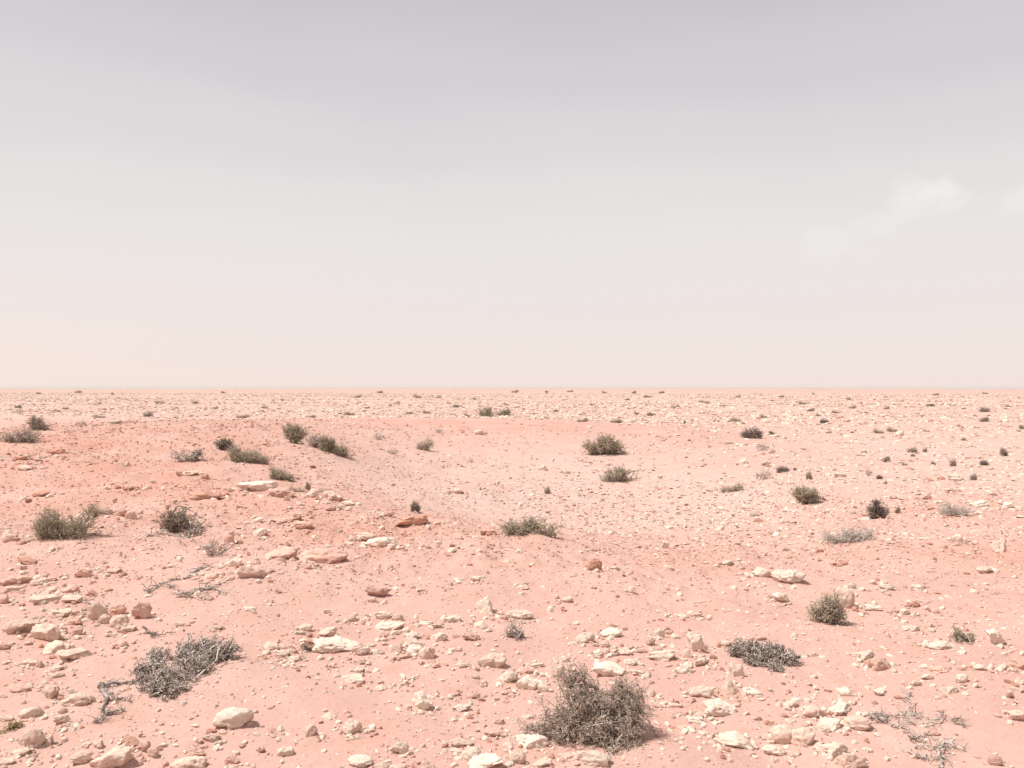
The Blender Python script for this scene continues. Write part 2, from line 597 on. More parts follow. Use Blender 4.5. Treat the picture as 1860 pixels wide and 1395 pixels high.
def stone_shape(seed, kind):
    r = np.random.default_rng(seed)
    P = IV.copy()
    ncut = {'b': 11, 's': 9, 'w': 9, 'r': 7, 'p': 8, 'u': 9}[kind]
    for i in range(ncut):
        n = r.normal(size=3)
        n /= np.linalg.norm(n)
        d = r.uniform(0.45, 0.85) if kind != 'r' else r.uniform(0.72, 0.92)
        e = P @ n - d
        P = P - np.outer(np.clip(e, 0, None) * 0.96, n)
    if kind == 'w':                       # a sloping top face
        n = np.array([r.uniform(-0.6, 0.6), -0.3, 0.8])
        n /= np.linalg.norm(n)
        e = P @ n - 0.3
        P = P - np.outer(np.clip(e, 0, None) * 0.97, n)
    if kind == 's':                       # flat, layered
        P[:, 2] = np.clip(P[:, 2], -0.5, 0.42 + 0.08 * noise3(P * 2.2 + seed))
        ang = np.round((P[:, 2] + 0.1 * noise3(P * 1.5 + seed)) * 5)
        P[:, :2] *= (1 + 0.10 * np.sin(ang * 2.3 + seed))[:, None]
    if kind == 'p':
        P[:, 0] *= 1.25
        P[:, 1] *= 0.8
    s = seed * 7.3
    L = np.linalg.norm(P, axis=1)[:, None]
    U = P / np.maximum(L, 1e-6)
    d = 0.15 * noise3(P * 1.5 + s) + 0.12 * noise3(P * 3.4 + s + 9) + 0.075 * noise3(P * 7.0 + s + 19) + 0.04 * noise3(P * 13.0 + s + 29)
    rid = 0.17 * (0.35 - np.abs(noise3(P * 2.6 + s + 41)))
    pit = noise3(P * (5.5 if kind != 'p' else 4.2) + s + 77)
    d = d + rid - (0.15 if kind == 'p' else 0.09) * np.clip(pit - 0.22, 0, 1) * 2
    P = P + U * d[:, None]
    # normalise: unit footprint, base at z = 0
    P[:, 0] -= 0.5 * (P[:, 0].max() + P[:, 0].min())
    P[:, 1] -= 0.5 * (P[:, 1].max() + P[:, 1].min())
    w = P[:, 0].max() - P[:, 0].min()
    h = P[:, 2].max() - P[:, 2].min()
    P[:, :2] /= w
    P[:, 2] = (P[:, 2] - P[:, 2].min()) / h
    return P


SHAPES = {}
for ki, kind in enumerate('bswrpu'):
    SHAPES[kind] = [stone_shape(100 * (ki + 1) + j, kind) for j in range(7 if kind in 'bs' else 5)]
_me_cache = {}


def stone_mesh(kind, j, col):
    k = (kind, j)
    if k not in _me_cache:
        _me_cache[k] = mesh_np('stone', SHAPES[kind][j] * 1.0, IF, M_STONE['c'])
    return _me_cache[k]


# x, y (middle), width, height in photo pixels, colour, shape
ST = """
22 1141 54 30 c w;77 1149 48 32 c p;108 1158 28 12 c s;105 1114 40 18 c s;137 1113 14 10 c b;133 1127 30 18 p b;175 1113 34 34 c u;191 1125 20 18 c r;215 1128 32 24 c r;212 1109 26 20 p p
256 1111 32 32 p b;228 1143 30 14 c p;142 1148 18 12 p s;95 1176 46 24 c w;125 1192 50 20 c s;4 1175 22 12 p s;52 1203 28 14 c b;71 1206 16 12 p b;99 1214 24 10 c s;97 1226 26 12 c s
30 1250 34 16 p w;92 1257 28 24 c b;133 1270 50 28 c p;163 1271 18 15 p b;52 1293 36 22 w w;8 1304 24 12 c s;110 1307 26 18 c b;112 1291 14 12 c r;54 1345 34 34 c r;80 1343 26 20 c b
34 1367 30 14 c s;176 1351 22 16 c b;146 1377 34 24 c b;193 1380 62 44 c p;262 1355 24 20 p r;277 1367 22 18 c r;234 1351 30 8 r s;353 1366 30 20 p b;381 1340 30 18 c b;335 1392 60 22 c p
221 1169 18 12 p b;10 1383 24 12 c s;420 1307 62 44 w r;454 1263 12 14 c u;492 1175 26 18 w b;509 1188 26 14 w b;534 1199 24 12 c s;532 1219 14 9 p b;546 1217 18 10 p p;543 1149 19 9 w s
554 1140 22 14 c b;595 1149 28 16 c w;593 1111 12 8 w s;605 1172 74 30 w p;563 1166 22 12 r s;655 1181 30 20 w w;643 1123 18 12 c b;662 1119 16 9 c s;693 1118 28 14 w b;721 1122 20 14 c r
707 1138 48 18 w p;715 1149 16 10 w b;737 1144 13 10 w r;751 1155 26 16 w b;744 1168 28 18 w w;720 1178 20 18 c u;755 1179 28 20 w b;773 1187 27 24 c p;735 1191 24 10 p s;651 1203 22 9 c s
609 1212 16 7 p s;652 1218 20 10 c b;640 1235 40 20 w w;692 1251 26 16 c b;598 1260 26 10 c s;733 1242 22 10 c s;746 1232 16 8 c s;765 1276 36 30 w p;598 1303 30 18 c b;679 1295 14 9 p b
639 1323 30 28 w p;671 1327 18 8 c s;492 1327 24 12 p p;561 1330 26 26 c b;586 1338 20 9 r b;518 1365 28 22 w b;724 1360 31 25 w b;653 1382 44 24 w r;692 1391 28 14 c b;728 1392 20 12 c r
421 1394 14 9 w r;420 1379 24 16 p p;394 1140 16 9 c b;880 1102 27 30 w u;944 1117 42 18 w w;820 1124 28 16 w p;869 1135 20 15 w b;772 1133 22 8 w s;794 1137 20 8 c s;797 1157 30 18 w b
854 1157 32 16 p b;822 1180 14 8 w r;897 1201 46 27 c w;841 1207 20 14 w b;794 1209 14 9 p b;921 1230 38 23 w b;960 1241 34 24 w w;983 1247 27 14 c b;977 1208 22 10 w s;958 1218 22 12 p p
863 1229 14 9 c b;880 1239 10 8 c r;921 1258 20 8 p s;864 1263 16 14 c b;828 1261 18 9 p s;814 1267 14 7 c s;838 1285 32 16 w w;908 1310 18 14 c b;899 1331 38 18 p s;961 1304 16 12 w r
966 1345 60 36 w b;927 1352 26 14 c b;837 1349 40 16 c s;826 1362 16 9 w r;854 1370 30 28 w u;886 1382 62 34 w b;938 1375 28 24 c r;985 1386 32 14 c p;1028 1373 26 14 c s;1048 1372 18 14 p p
1080 1379 53 30 w b;777 1388 26 16 c b;1065 1158 32 22 w p;1112 1149 34 18 w r;1101 1170 20 14 c b;1084 1187 20 8 w s;1104 1216 56 26 w w;1024 1197 18 11 w b;1017 1222 16 22 w u;1198 1150 18 16 w r
1215 1148 12 9 c b;1253 1154 16 12 w b;1183 1166 16 15 c b;1227 1157 16 7 c s;1134 1184 30 12 c w;1167 1182 16 9 p b;1205 1192 48 20 w s;1268 1168 27 36 w u;1280 1176 12 12 c b;1249 1188 14 16 c r
1145 1203 22 14 w p;1160 1222 26 12 w s;1176 1223 12 9 c b;1240 1215 32 20 w b;1275 1202 26 16 w w;1295 1216 14 10 c b;1340 1223 25 32 w u;1319 1169 18 10 w s;1382 1158 20 10 c b;1437 1242 25 16 w b
1278 1258 40 26 w b;1328 1253 28 26 c b;1368 1258 38 18 w p;1181 1259 18 14 c b;1440 1280 27 14 w s;1482 1293 38 24 c r;1310 1285 56 32 w p;1274 1298 22 12 c b;1229 1282 24 9 c s;1195 1282 18 8 p s
1264 1310 30 10 w s;1242 1322 20 14 w w;1377 1304 14 9 p b;1415 1320 16 17 p r;1335 1346 62 32 w b;1297 1339 14 18 c u;1317 1360 18 9 c s;1265 1361 36 12 w s;1390 1340 20 10 c b;1427 1338 40 36 c r
1464 1340 42 34 c p;1410 1364 37 23 w b;1497 1323 24 16 w w;1537 1090 36 36 c r;1588 1104 28 12 w w;1642 1111 22 12 c s;1662 1141 20 12 w b;1690 1136 14 9 c b;1808 1157 34 28 w w;1713 1173 36 14 w p
1572 1190 37 18 w b;1603 1204 37 28 p p;1782 1212 20 12 w b;1826 1212 24 10 c s;1855 1207 26 20 p p;1750 1232 24 16 w r;1728 1252 28 16 w b;1857 1238 16 14 w b;1850 1253 22 10 c s;1834 1262 12 12 r b
1686 1229 20 12 w b;1710 1217 28 10 p s;1662 1240 24 12 c s;1542 1257 28 18 w b;1602 1256 29 14 w s;1533 1288 44 20 w s;1510 1318 44 20 w w;1562 1314 44 28 c r;1515 1361 52 30 w b;1552 1382 43 32 c b
1694 1331 26 12 p b;1810 1382 21 18 p r;1848 1300 28 20 c p;1476 1188 18 8 c s;15 976 27 22 c b;51 982 14 10 w b;91 999 14 10 w r;46 1021 34 12 r b;148 1042 28 18 p b;200 1038 30 12 p p
20 1058 50 10 p s;67 1058 26 10 c s;88 1053 22 8 p s;88 1073 34 14 p w;124 1070 30 16 p b;163 1077 24 13 p w;129 1088 36 16 c p;75 1093 46 13 c s;23 1070 28 10 c s;3 1090 18 16 p r
186 928 24 14 c b;219 932 20 12 p b;236 937 18 15 c r;310 1029 12 9 w b;449 1046 46 30 c w;421 1026 28 22 w p;410 980 24 26 p u;384 1049 38 20 p p;374 994 24 10 c s;471 970 26 14 w b
361 903 60 15 r s;452 1106 18 8 w s;467 946 20 9 w s;325 1133 16 8 c b;508 1006 58 25 p r;582 1013 76 34 p p;690 985 52 19 w p;660 977 36 15 c b;714 993 26 13 c w;748 947 54 19 r b;509 948 28 8 p s;537 942 20 8 r s
548 956 30 12 p b;820 1000 20 10 w b;863 1052 20 10 w w;685 1075 38 22 p w;677 1090 18 10 c r;708 1030 10 9 c r;499 1073 12 10 c r;766 1072 12 7 c b;886 970 30 9 r s;460 887 62 18 w w
510 896 46 20 p r;571 897 30 16 w w;597 900 26 15 c w;1080 1026 24 20 r r;1208 990 12 12 w u;1324 1023 24 11 w s;1392 1041 40 18 w w;1437 1050 52 26 w p;1031 1090 18 10 c r;1012 1084 8 8 c r
1148 1072 12 12 w r;950 1067 22 9 c s;1116 1032 14 7 w s;1077 1001 16 7 r b;1267 1117 20 10 c s;1240 1119 20 7 w s;1821 993 30 25 c b;1748 981 24 18 w w;1532 1023 20 10 r b;1419 1086 28 18 w b
1612 1067 22 10 w s;1669 1067 28 10 w s;1550 1064 14 12 w r;1783 917 30 9 w s;1832 919 26 9 w s;1686 903 14 12 p b;1734 891 20 6 w s;1793 1036 28 12 c s;1665 1098 16 11 r b;1429 998 16 7 c s
870 786 16 9 c r;987 850 12 8 w r;1030 857 11 8 w b;903 877 11 7 w b;830 893 18 9 c p;1350 838 16 12 w b;1393 842 18 9 w b;1743 868 36 12 w s;1637 790 15 11 w b;1530 863 24 8 w s
285 1003 11 6 r b;101 822 30 10 r w;32 832 24 8 r b;232 843 10 7 p b;40 852 22 6 c s;70 898 26 9 r p;235 886 30 12 p p;372 866 18 11 r b;342 862 26 7 c s;610 905 20 10 c b
632 915 22 9 c p;545 915 18 8 c b;600 925 16 7 p b;707 935 16 9 r b;1490 1000 12 7 r b;1700 1110 14 9 c p
"""
STONES = []
for row in ST.strip().replace('\n', ';').split(';'):
    a = row.split()
    if len(a) == 6:
        STONES.append((float(a[0]), float(a[1]), float(a[2]), float(a[3]), a[4], a[5]))

stone_objs = []
srng = np.random.default_rng(21)


def place_stone(px, py, w, h, col, kind):
    yb = py + h * 0.5
    X, Y, Z = at(px, yb)
    m = Y / FPX
    W = w * m
    e = math.atan((yb - HOR) / FPX)
    dep = W * float(srng.uniform(0.62, 0.85))
    vis = h * m
    Hh = (vis - dep * math.sin(e) * 0.8) / math.cos(e)
    Hh = max(Hh * 1.22, 0.32 * W)
    bury = float(srng.uniform(0.12, 0.28)) if kind != 'u' else 0.12
    js = len(SHAPES[kind])
    j = int(srng.integers(js))
    o = link('stone', stone_mesh(kind, j, col))
    o.material_slots[0].link = 'OBJECT'
    o.material_slots[0].material = M_STONE[col]
    S = SHAPES[kind][j]
    flip = srng.random() < 0.5
    rz = float(srng.uniform(-0.35, 0.35)) + (math.pi if flip else 0)
    yd = S[:, 1].max() - S[:, 1].min()
    o.scale = (W * 1.18, dep / yd, Hh / (1 - bury))
    tl = 0.22 if kind in 'wsb' else 0.12
    o.rotation_euler = (float(srng.uniform(-tl, tl)), float(srng.uniform(-tl, tl)), rz)
    Yc = Y + dep * 0.42
    Zc = float(h_base(X, Yc)[0])
    o.location = (X, Yc, Zc - bury * Hh / (1 - bury))
    BUMPS.append((X, Yc, 0.16 * Hh, 0.62 * W, 0.62 * dep))
    stone_objs.append(dict(o=o, px=px, py=py, w=w, col=col, kind=kind))
    return o


for s in STONES:
    place_stone(*s)


# ------------------------------------------------------------------ shrubs
def curve_pts(r, A, B, k, wob):
    """n curved paths from A to B with k points"""
    n = len(A)
    t = np.linspace(0, 1, k)[None, :, None]
    P = A[:, None, :] * (1 - t) + B[:, None, :] * t
    L = np.linalg.norm(B - A, axis=1)[:, None]
    off = r.normal(size=(n, 3)) * L * wob
    off2 = r.normal(size=(n, 3)) * L * wob * 0.7
    P = P + off[:, None, :] * (np.sin(np.pi * t)) + off2[:, None, :] * np.sin(2 * np.pi * t)
    if k > 4:
        P[:, 1:] += r.normal(size=(n, k - 1, 3)) * (L * wob * 0.22)[:, None, :]
    return P


def tubes(P, R, sides=3):
    n, k, _ = P.shape
    T = P[:, -1] - P[:, 0]
    T = T / np.maximum(np.linalg.norm(T, axis=1)[:, None], 1e-9)
    ref = np.where(np.abs(T[:, 2:3]) < 0.8, np.array([[0, 0, 1.0]]), np.array([[1.0, 0, 0]]))
    U = np.cross(T, ref)
    U /= np.maximum(np.linalg.norm(U, axis=1)[:, None], 1e-9)
    Vv = np.cross(T, U)
    a = np.linspace(0, 2 * np.pi, sides, endpoint=False)
    ring = np.cos(a)[None, :, None] * U[:, None, :] + np.sin(a)[None, :, None] * Vv[:, None, :]
    V = P[:, :, None, :] + R[:, :, None, None] * ring[:, None, :, :]
    idx = np.arange(n * k * sides).reshape(n, k, sides)
    nx = np.roll(idx, -1, axis=2)
    F = np.stack([idx[:, :-1], nx[:, :-1], nx[:, 1:], idx[:, 1:]], -1).reshape(-1, 4)
    return V.reshape(-1, 3), F


def merge(parts):
    V, F, Cc, o = [], [], [], 0
    for v, f, c in parts:
        V.append(v)
        F.append(f + o)
        Cc.append(c)
        o += len(v)
    return np.concatenate(V), np.concatenate(F), np.concatenate(Cc)


def vary(r, n, per, c0, c1, light=None, pl=0.0):
    """one colour per twig, between two bark colours, a share of pale dead ones"""
    t = r.random(n)[:, None]
    c = np.array(c0) * (1 - t) + np.array(c1) * t
    if light is not None:
        m = r.random(n) < pl
        c[m] = np.array(light) * r.uniform(0.75, 1.1, size=(m.sum(), 1))
    return np.repeat(c, per, axis=0)


def in_lobes(r, lobes, n, pw=0.45):
    vol = np.array([l[3] * l[4] * l[5] for l in lobes]) ** 0.62
    w = r.choice(len(lobes), n, p=vol / vol.sum())
    Lb = np.array(lobes)[w]
    d = r.normal(size=(n, 3))
    d /= np.linalg.norm(d, axis=1)[:, None]
    rad = r.random(n) ** pw
    return Lb[:, :3] + d * rad[:, None] * Lb[:, 3:6], w, Lb


def grow(seed, lobes, stems=8, branches=150, twigs=2500, tl=0.05, tr=0.0016, c0=(0.16, 0.12, 0.095), c1=(0.30, 0.25, 0.21),
         light=(0.5, 0.44, 0.38), pl=0.06, wood=(0.30, 0.24, 0.2), spikes=3, sl=0.014, sr=0.0018, wob=0.16, up=0.25, stem_r=0.007, base=0.04, curl=0.22, out=0.5):
    r = np.random.default_rng(seed)
    branches, twigs, tl = int(branches * 0.8), int(twigs * 0.72), tl * 1.15
    c0, c1, light = (np.minimum(np.array(q) * f, 0.74) for q, f in ((c0, 1.45), (c1, 1.35), (light, 1.15)))
    lobes = [tuple(l) for l in lobes]
    # stems
    E, w, Lb = in_lobes(r, lobes, stems, 0.7)
    for i in range(min(stems, len(lobes))):
        E[i] = np.array(lobes[i][:3]) + r.normal(size=3) * np.array(lobes[i][3:6]) * 0.35
        w[i] = i
    E[:, 2] = np.maximum(E[:, 2], 0.01)
    A = r.normal(size=(stems, 3)) * base
    A[:, 2] = -0.02
    SP = curve_pts(r, A, E, 7, wob)
    SP[:, 1:, 2] = np.maximum(SP[:, 1:, 2], 0.004)
    SR = np.linspace(1, 0.3, 7)[None, :] * stem_r * r.uniform(0.6, 1.1, (stems, 1))
    stem_parts = []
    for i in range(stems):
        V, F = tubes(SP[i:i + 1], SR[i:i + 1], 5)
        stem_parts.append((V, F, np.repeat([np.array(wood) * r.uniform(0.7, 1.2)], len(V), 0)))
    # branches
    BE, bw, BL = in_lobes(r, lobes, branches, 0.5)
    BE[:, 2] = np.maximum(BE[:, 2], 0.006)
    si = np.empty(branches, int)
    for k in range(branches):
        c = np.where(w == bw[k])[0]
        si[k] = r.choice(c) if len(c) else r.integers(stems)
    ti = r.integers(2, 7, branches)
    BA = SP[si, ti]
    BP = curve_pts(r, BA, BE, 6, wob)
    BP[:, :, 2] = np.maximum(BP[:, :, 2], 0.004)
    BR = np.linspace(1, 0.35, 6)[None, :] * tr * 1.9 * r.uniform(0.7, 1.3, (branches, 1))
    parts = []
    V, F = tubes(BP, BR, 3)
    parts.append((V, F, vary(r, branches, 18, c0, wood, light, pl * 2)))
    # twigs
    bi = r.integers(0, branches, twigs)
    tt = r.uniform(1.0, 4.999, twigs)
    i0 = tt.astype(int)
    fr = (tt - i0)[:, None]
    TA = BP[bi, i0] * (1 - fr) + BP[bi, i0 + 1] * fr
    bd = BP[bi, -1] - BP[bi, 0]
    bd /= np.maximum(np.linalg.norm(bd, axis=1)[:, None], 1e-6)
    od = (TA - BL[bi, :3]) / BL[bi, 3:6]
    od /= np.maximum(np.linalg.norm(od, axis=1)[:, None], 1e-6)
    rd = r.normal(size=(twigs, 3))
    rd /= np.linalg.norm(rd, axis=1)[:, None]
    D = bd * 0.5 + od * out + rd * 0.75 + np.array([0, 0, up])
    D /= np.linalg.norm(D, axis=1)[:, None]
    TE = TA + D * (tl * r.uniform(0.45, 1.25, (twigs, 1)))
    TP = curve_pts(r, TA, TE, 4, curl)
    TP[:, :, 2] = np.maximum(TP[:, :, 2], 0.003)
    TR = np.array([1, 0.9, 0.7, 0.25])[None, :] * tr * r.uniform(0.7, 1.3, (twigs, 1))
    V, F = tubes(TP, TR, 3)
    parts.append((V, F, vary(r, twigs, 12, c0, c1, light, pl)))
    # spiky leaflets
    if spikes:
        ns = twigs * spikes
        k = np.repeat(np.arange(twigs), spikes)
        q = r.uniform(0.6, 2.999, ns)
        i0 = q.astype(int)
        fr = (q - i0)[:, None]
        LA = TP[k, i0] * (1 - fr) + TP[k, i0 + 1] * fr
        rd = r.normal(size=(ns, 3))
        rd /= np.linalg.norm(rd, axis=1)[:, None]
        d = D[k] * 0.6 + rd
        d /= np.linalg.norm(d, axis=1)[:, None]
        LE = LA + d * sl * r.uniform(0.5, 1.3, (ns, 1))
        LP = np.stack([LA, 0.5 * (LA + LE) + r.normal(size=(ns, 3)) * sl * 0.1, LE], 1)
        LP[:, :, 2] = np.maximum(LP[:, :, 2], 0.002)
        LR = np.array([0.5, 1.0, 0.15])[None, :] * sr * r.uniform(0.7, 1.3, (ns, 1))
        V, F = tubes(LP, LR, 3)
        parts.append((V, F, vary(r, ns, 9, c0, c1, light, pl * 0.6)))
    return stem_parts, merge(parts)


GREYB = dict(c0=(0.23, 0.18, 0.145), c1=(0.51, 0.42, 0.34), light=(0.62, 0.53, 0.45))
SILVER = dict(c0=(0.14, 0.108, 0.09), c1=(0.48, 0.405, 0.35), light=(0.66, 0.585, 0.52), pl=0.22)
OLIVE = dict(c0=(0.22, 0.185, 0.13), c1=(0.48, 0.41, 0.315), light=(0.58, 0.50, 0.41), pl=0.08)
GREEN = dict(c0=(0.19, 0.168, 0.115), c1=(0.44, 0.38, 0.285), light=(0.58, 0.49, 0.41), pl=0.10)
DARK = dict(c0=(0.11, 0.085, 0.07), c1=(0.27, 0.215, 0.175), light=(0.36, 0.29, 0.25), pl=0.05)
BROWN = dict(c0=(0.15, 0.105, 0.08), c1=(0.36, 0.28, 0.215), light=(0.54, 0.44, 0.36), pl=0.06)
PALE = dict(c0=(0.36, 0.31, 0.27), c1=(0.52, 0.455, 0.405), light=(0.64, 0.575, 0.52), pl=0.25)

shrubs = []     # landmark records


def shrub_root(name, px, py):
    X, Y, Z = at(px, py)
    e = bpy.data.objects.new(name, None)
    e.empty_display_size = 0.1
    C.objects.link(e)
    e.location = (X, Y, Z)
    return e, Y / FPX


def hero_shrub(px, py, lobes, label, short, name='shrub', foliage='foliage', w=60, cat='shrub', group=None, **kw):
    """lobes in photo pixels (dx, dy-up, depth px, rx, rz, ry) at the shrub's own distance"""
    e, m = shrub_root(name, px, py)
    L = [(l[0] * m, l[2] * m, max(0.004, l[1] * m), l[3] * m, l[5] * m, l[4] * m) for l in lobes]
    sp, (V, F, Cc) = grow(int(px * 7 + py), L, **kw)
    for (v, f, c) in sp:
        link('stem', mesh_np('stem', v, f, M_WOOD, True, c), e)
    o = link(foliage, mesh_np(foliage, V, F, M_TWIG, True, Cc), e)
    o['kind'] = 'stuff'
    tag(e, label, cat, group)
    shrubs.append(dict(px=px, py=py - 10, w=w, short=short))
    return e


# the four large shrubs of the foreground and the nearer clumps
hero_shrub(1082, 1350, [(0, 32, 0, 78, 30, 62), (-44, 108, 40, 26, 26, 28), (-36, 78, 26, 36, 30, 40), (56, 80, 30, 36, 30, 40), (78, 46, 10, 30, 28, 36), (-72, 34, 0, 36, 24, 38),
                        (-108, 26, 6, 26, 10, 24), (24, 16, -28, 60, 16, 40), (8, 66, 26, 38, 26, 44), (-88, 72, 16, 9, 14, 12), (84, 92, 34, 8, 14, 12)],
           'large twiggy grey-brown shrub with deep shade inside, biggest plant in the foreground', 'the big twiggy foreground shrub', w=235, group='dry shrubs on the sand',
           stems=11, branches=720, twigs=4300, tl=0.030, tr=0.0015, spikes=4, sl=0.013, sr=0.0016, curl=0.3, stem_r=0.0045, wood=(0.22, 0.17, 0.14), **GREYB, pl=0.06)
hero_shrub(325, 1236, [(0, 20, -55, 46, 20, 50), (20, 16, -90, 34, 16, 36), (-46, 20, -10, 32, 18, 34), (-72, 13, 92, 22, 12, 26), (-28, 18, 118, 30, 17, 34), (28, 26, 84, 36, 22, 48),
                       (60, 17, 108, 20, 13, 26), (34, 22, 12, 26, 19, 36), (6, 24, 112, 26, 18, 30)],
           'wide silver-grey curly shrub with gaps of sand showing through, left foreground', 'the wide silver curly shrub', w=205, group='dry shrubs on the sand',
           stems=12, branches=460, twigs=3200, tl=0.024, tr=0.0026, spikes=3, sl=0.016, sr=0.0026, curl=0.45, up=0.35, stem_r=0.008, **SILVER)
hero_shrub(1385, 1203, [(-36, 12, 30, 24, 12, 26), (-10, 14, 24, 28, 14, 26), (28, 12, 18, 26, 12, 24), (50, 10, -14, 14, 10, 22), (-28, 10, -22, 17, 11, 22), (-2, 9, -50, 22, 9, 24)],
           'smaller silver-grey curly shrub bent round a patch of sand, right foreground', 'the arched silver shrub', w=120, group='dry shrubs on the sand',
           stems=9, branches=280, twigs=1750, tl=0.024, tr=0.0026, spikes=3, sl=0.016, sr=0.0026, curl=0.45, up=0.35, stem_r=0.008, **SILVER)
hero_shrub(1503, 1130, [(2, 24, 0, 20, 18, 16), (8, 42, 4, 14, 10, 12), (-10, 12, -4, 14, 12, 12), (-22, 20, 0, 10, 8, 8), (16, 14, 0, 12, 14, 12)],
           'small bushy olive shrub standing in front of a smooth leaning stone', 'the small olive shrub', w=58, group='dry shrubs on the sand',
           stems=8, branches=130, twigs=1100, tl=0.045, tr=0.0019, spikes=2, sl=0.016, sr=0.002, **OLIVE)
hero_shrub(118, 982, [(-26, 28, 0, 28, 26, 26), (-44, 20, 0, 14, 16, 16), (30, 22, 0, 30, 20, 22), (46, 50, 8, 10, 20, 10), (0, 12, -6, 46, 14, 22)],
           'upright grey-green shrub in two lobes on blown sand, left edge', 'the two-lobed green shrub', w=120, group='dry shrubs on the sand',
           stems=12, branches=240, twigs=2300, tl=0.085, tr=0.0026, spikes=2, sl=0.024, sr=0.0026, up=0.9, curl=0.14, **GREEN)
hero_shrub(322, 960, [(-6, 14, 0, 30, 12, 24), (4, 11, -4, 25, 10, 18)],
           'round brown nest-like shrub with bleached branches arching over it', 'the brown nest shrub', w=74, group='dry shrubs on the sand',
           stems=14, branches=150, twigs=1500, tl=0.04, tr=0.0028, spikes=1, sl=0.02, sr=0.0024, wob=0.35, curl=0.35, stem_r=0.008, wood=(0.50, 0.43, 0.37), **BROWN)
hero_shrub(958, 974, [(-30, 10, 4, 22, 9, 20), (5, 15, 4, 24, 12, 22), (36, 8, 0, 18, 8, 18), (-8, 8, 0, 30, 8, 20)],
           'low spreading olive shrub half sunk behind a sandy lip', 'the half-sunk olive shrub', w=105, group='dry shrubs on the sand',
           stems=8, branches=150, twigs=1500, tl=0.07, tr=0.003, spikes=2, sl=0.024, sr=0.003, up=0.5, **OLIVE)
hero_shrub(1590, 940, [(0, 12, 0, 15, 11, 12), (4, 21, 0, 8, 7, 8), (14, 10, 0, 7, 7, 7)],
           'compact dark brown shrub above the pale dead one, right side', 'the dark brown shrub', w=40, group='dry shrubs on the sand',
           stems=6, branches=90, twigs=800, tl=0.055, tr=0.0035, spikes=2, sl=0.022, sr=0.003, **DARK)
hero_shrub(1465, 914, [(-4, 15, 0, 22, 14, 20), (10, 12, 0, 18, 11, 16), (-14, 16, 0, 12, 10, 12)],
           'rounded hemispherical olive shrub on the right rim of the hollow', 'the rounded olive shrub', w=58, group='dry shrubs on the sand',
           stems=8, branches=150, twigs=1400, tl=0.075, tr=0.0034, spikes=2, sl=0.026, sr=0.0032, up=0.6, out=0.8, **OLIVE)
hero_shrub(1098, 825, [(-8, 14, 0, 28, 13, 24), (14, 16, 4, 22, 12, 20), (-24, 12, 0, 18, 9, 16), (28, 10, 0, 14, 9, 14), (4, 25, 6, 12, 9, 12)],
           'broad grey-brown shrub on the far slope of the hollow', 'the broad far-slope shrub', w=88, group='dry shrubs on the sand',
           stems=9, branches=170, twigs=1600, tl=0.13, tr=0.006, spikes=2, sl=0.05, sr=0.006, **{**OLIVE, 'c1': (0.42, 0.345, 0.265)})
hero_shrub(1122, 874, [(-10, 9, 0, 22, 8, 18), (12, 11, 2, 18, 9, 16), (4, 19, 3, 8, 7, 8)],
           'low grey-olive shrub on the hollow floor below the broad far-slope shrub', 'the hollow-floor shrub', w=64, group='dry shrubs on the sand',
           stems=7, branches=120, twigs=1100, tl=0.10, tr=0.0048, spikes=2, sl=0.04, sr=0.0045, **{**OLIVE, 'c0': (0.24, 0.20, 0.15)})
hero_shrub(535, 806, [(2, 17, 0, 14, 16, 14), (-14, 24, 0, 9, 12, 10), (12, 22, 0, 10, 10, 10)],
           'upright olive shrub on the mound crest, leftmost of a row of three', 'the upright crest shrub', w=46, group='dry shrubs on the sand',
           stems=7, branches=110, twigs=1000, tl=0.11, tr=0.005, spikes=2, sl=0.04, sr=0.0048, up=0.8, **OLIVE)
hero_shrub(573, 816, [(-6, 17, 0, 14, 11, 12), (10, 12, 0, 15, 9, 12), (22, 6, 0, 10, 6, 10)],
           'pale thin shrub between two darker olive shrubs on the mound crest', 'the pale crest shrub', w=34, group='dry shrubs on the sand',
           stems=6, branches=70, twigs=420, tl=0.12, tr=0.0045, spikes=1, sl=0.04, sr=0.004, up=0.7, **{**PALE, 'c0': (0.22, 0.18, 0.14), 'c1': (0.4, 0.34, 0.28)})
hero_shrub(603, 828, [(-14, 22, 0, 11, 11, 12), (-2, 15, 0, 13, 10, 12), (12, 9, 0, 12, 7, 12), (24, 3, -4, 12, 4, 10)],
           'dark olive shrub leaning down the slope, rightmost of three on the mound crest', 'the leaning dark crest shrub', w=46, group='dry shrubs on the sand',
           stems=7, branches=110, twigs=1000, tl=0.11, tr=0.005, spikes=2, sl=0.04, sr=0.0048, up=0.3, **{**OLIVE, 'c0': (0.15, 0.125, 0.08), 'c1': (0.36, 0.30, 0.21)})
hero_shrub(410, 816, [(0, 8, 0, 16, 8, 13)],
           'small nearly black shrub touching a larger grey-olive one on the mound', 'the black mound shrub', w=36, group='dry shrubs on the sand',
           stems=5, branches=80, twigs=700, tl=0.07, tr=0.0045, spikes=2, sl=0.03, sr=0.004, **DARK)
hero_shrub(446, 844, [(-20, 18, 0, 12, 13, 13), (2, 15, 0, 14, 10, 14), (18, 12, 0, 13, 8, 12), (32, 6, 0, 10, 6, 10)],
           'grey-olive shrub with sand piled at its foot, in the middle of the mound', 'the grey-olive mound shrub', w=66, group='dry shrubs on the sand',
           stems=8, branches=130, twigs=1150, tl=0.09, tr=0.0042, spikes=2, sl=0.034, sr=0.004, up=0.5, **{**OLIVE, 'c0': (0.24, 0.20, 0.145)})
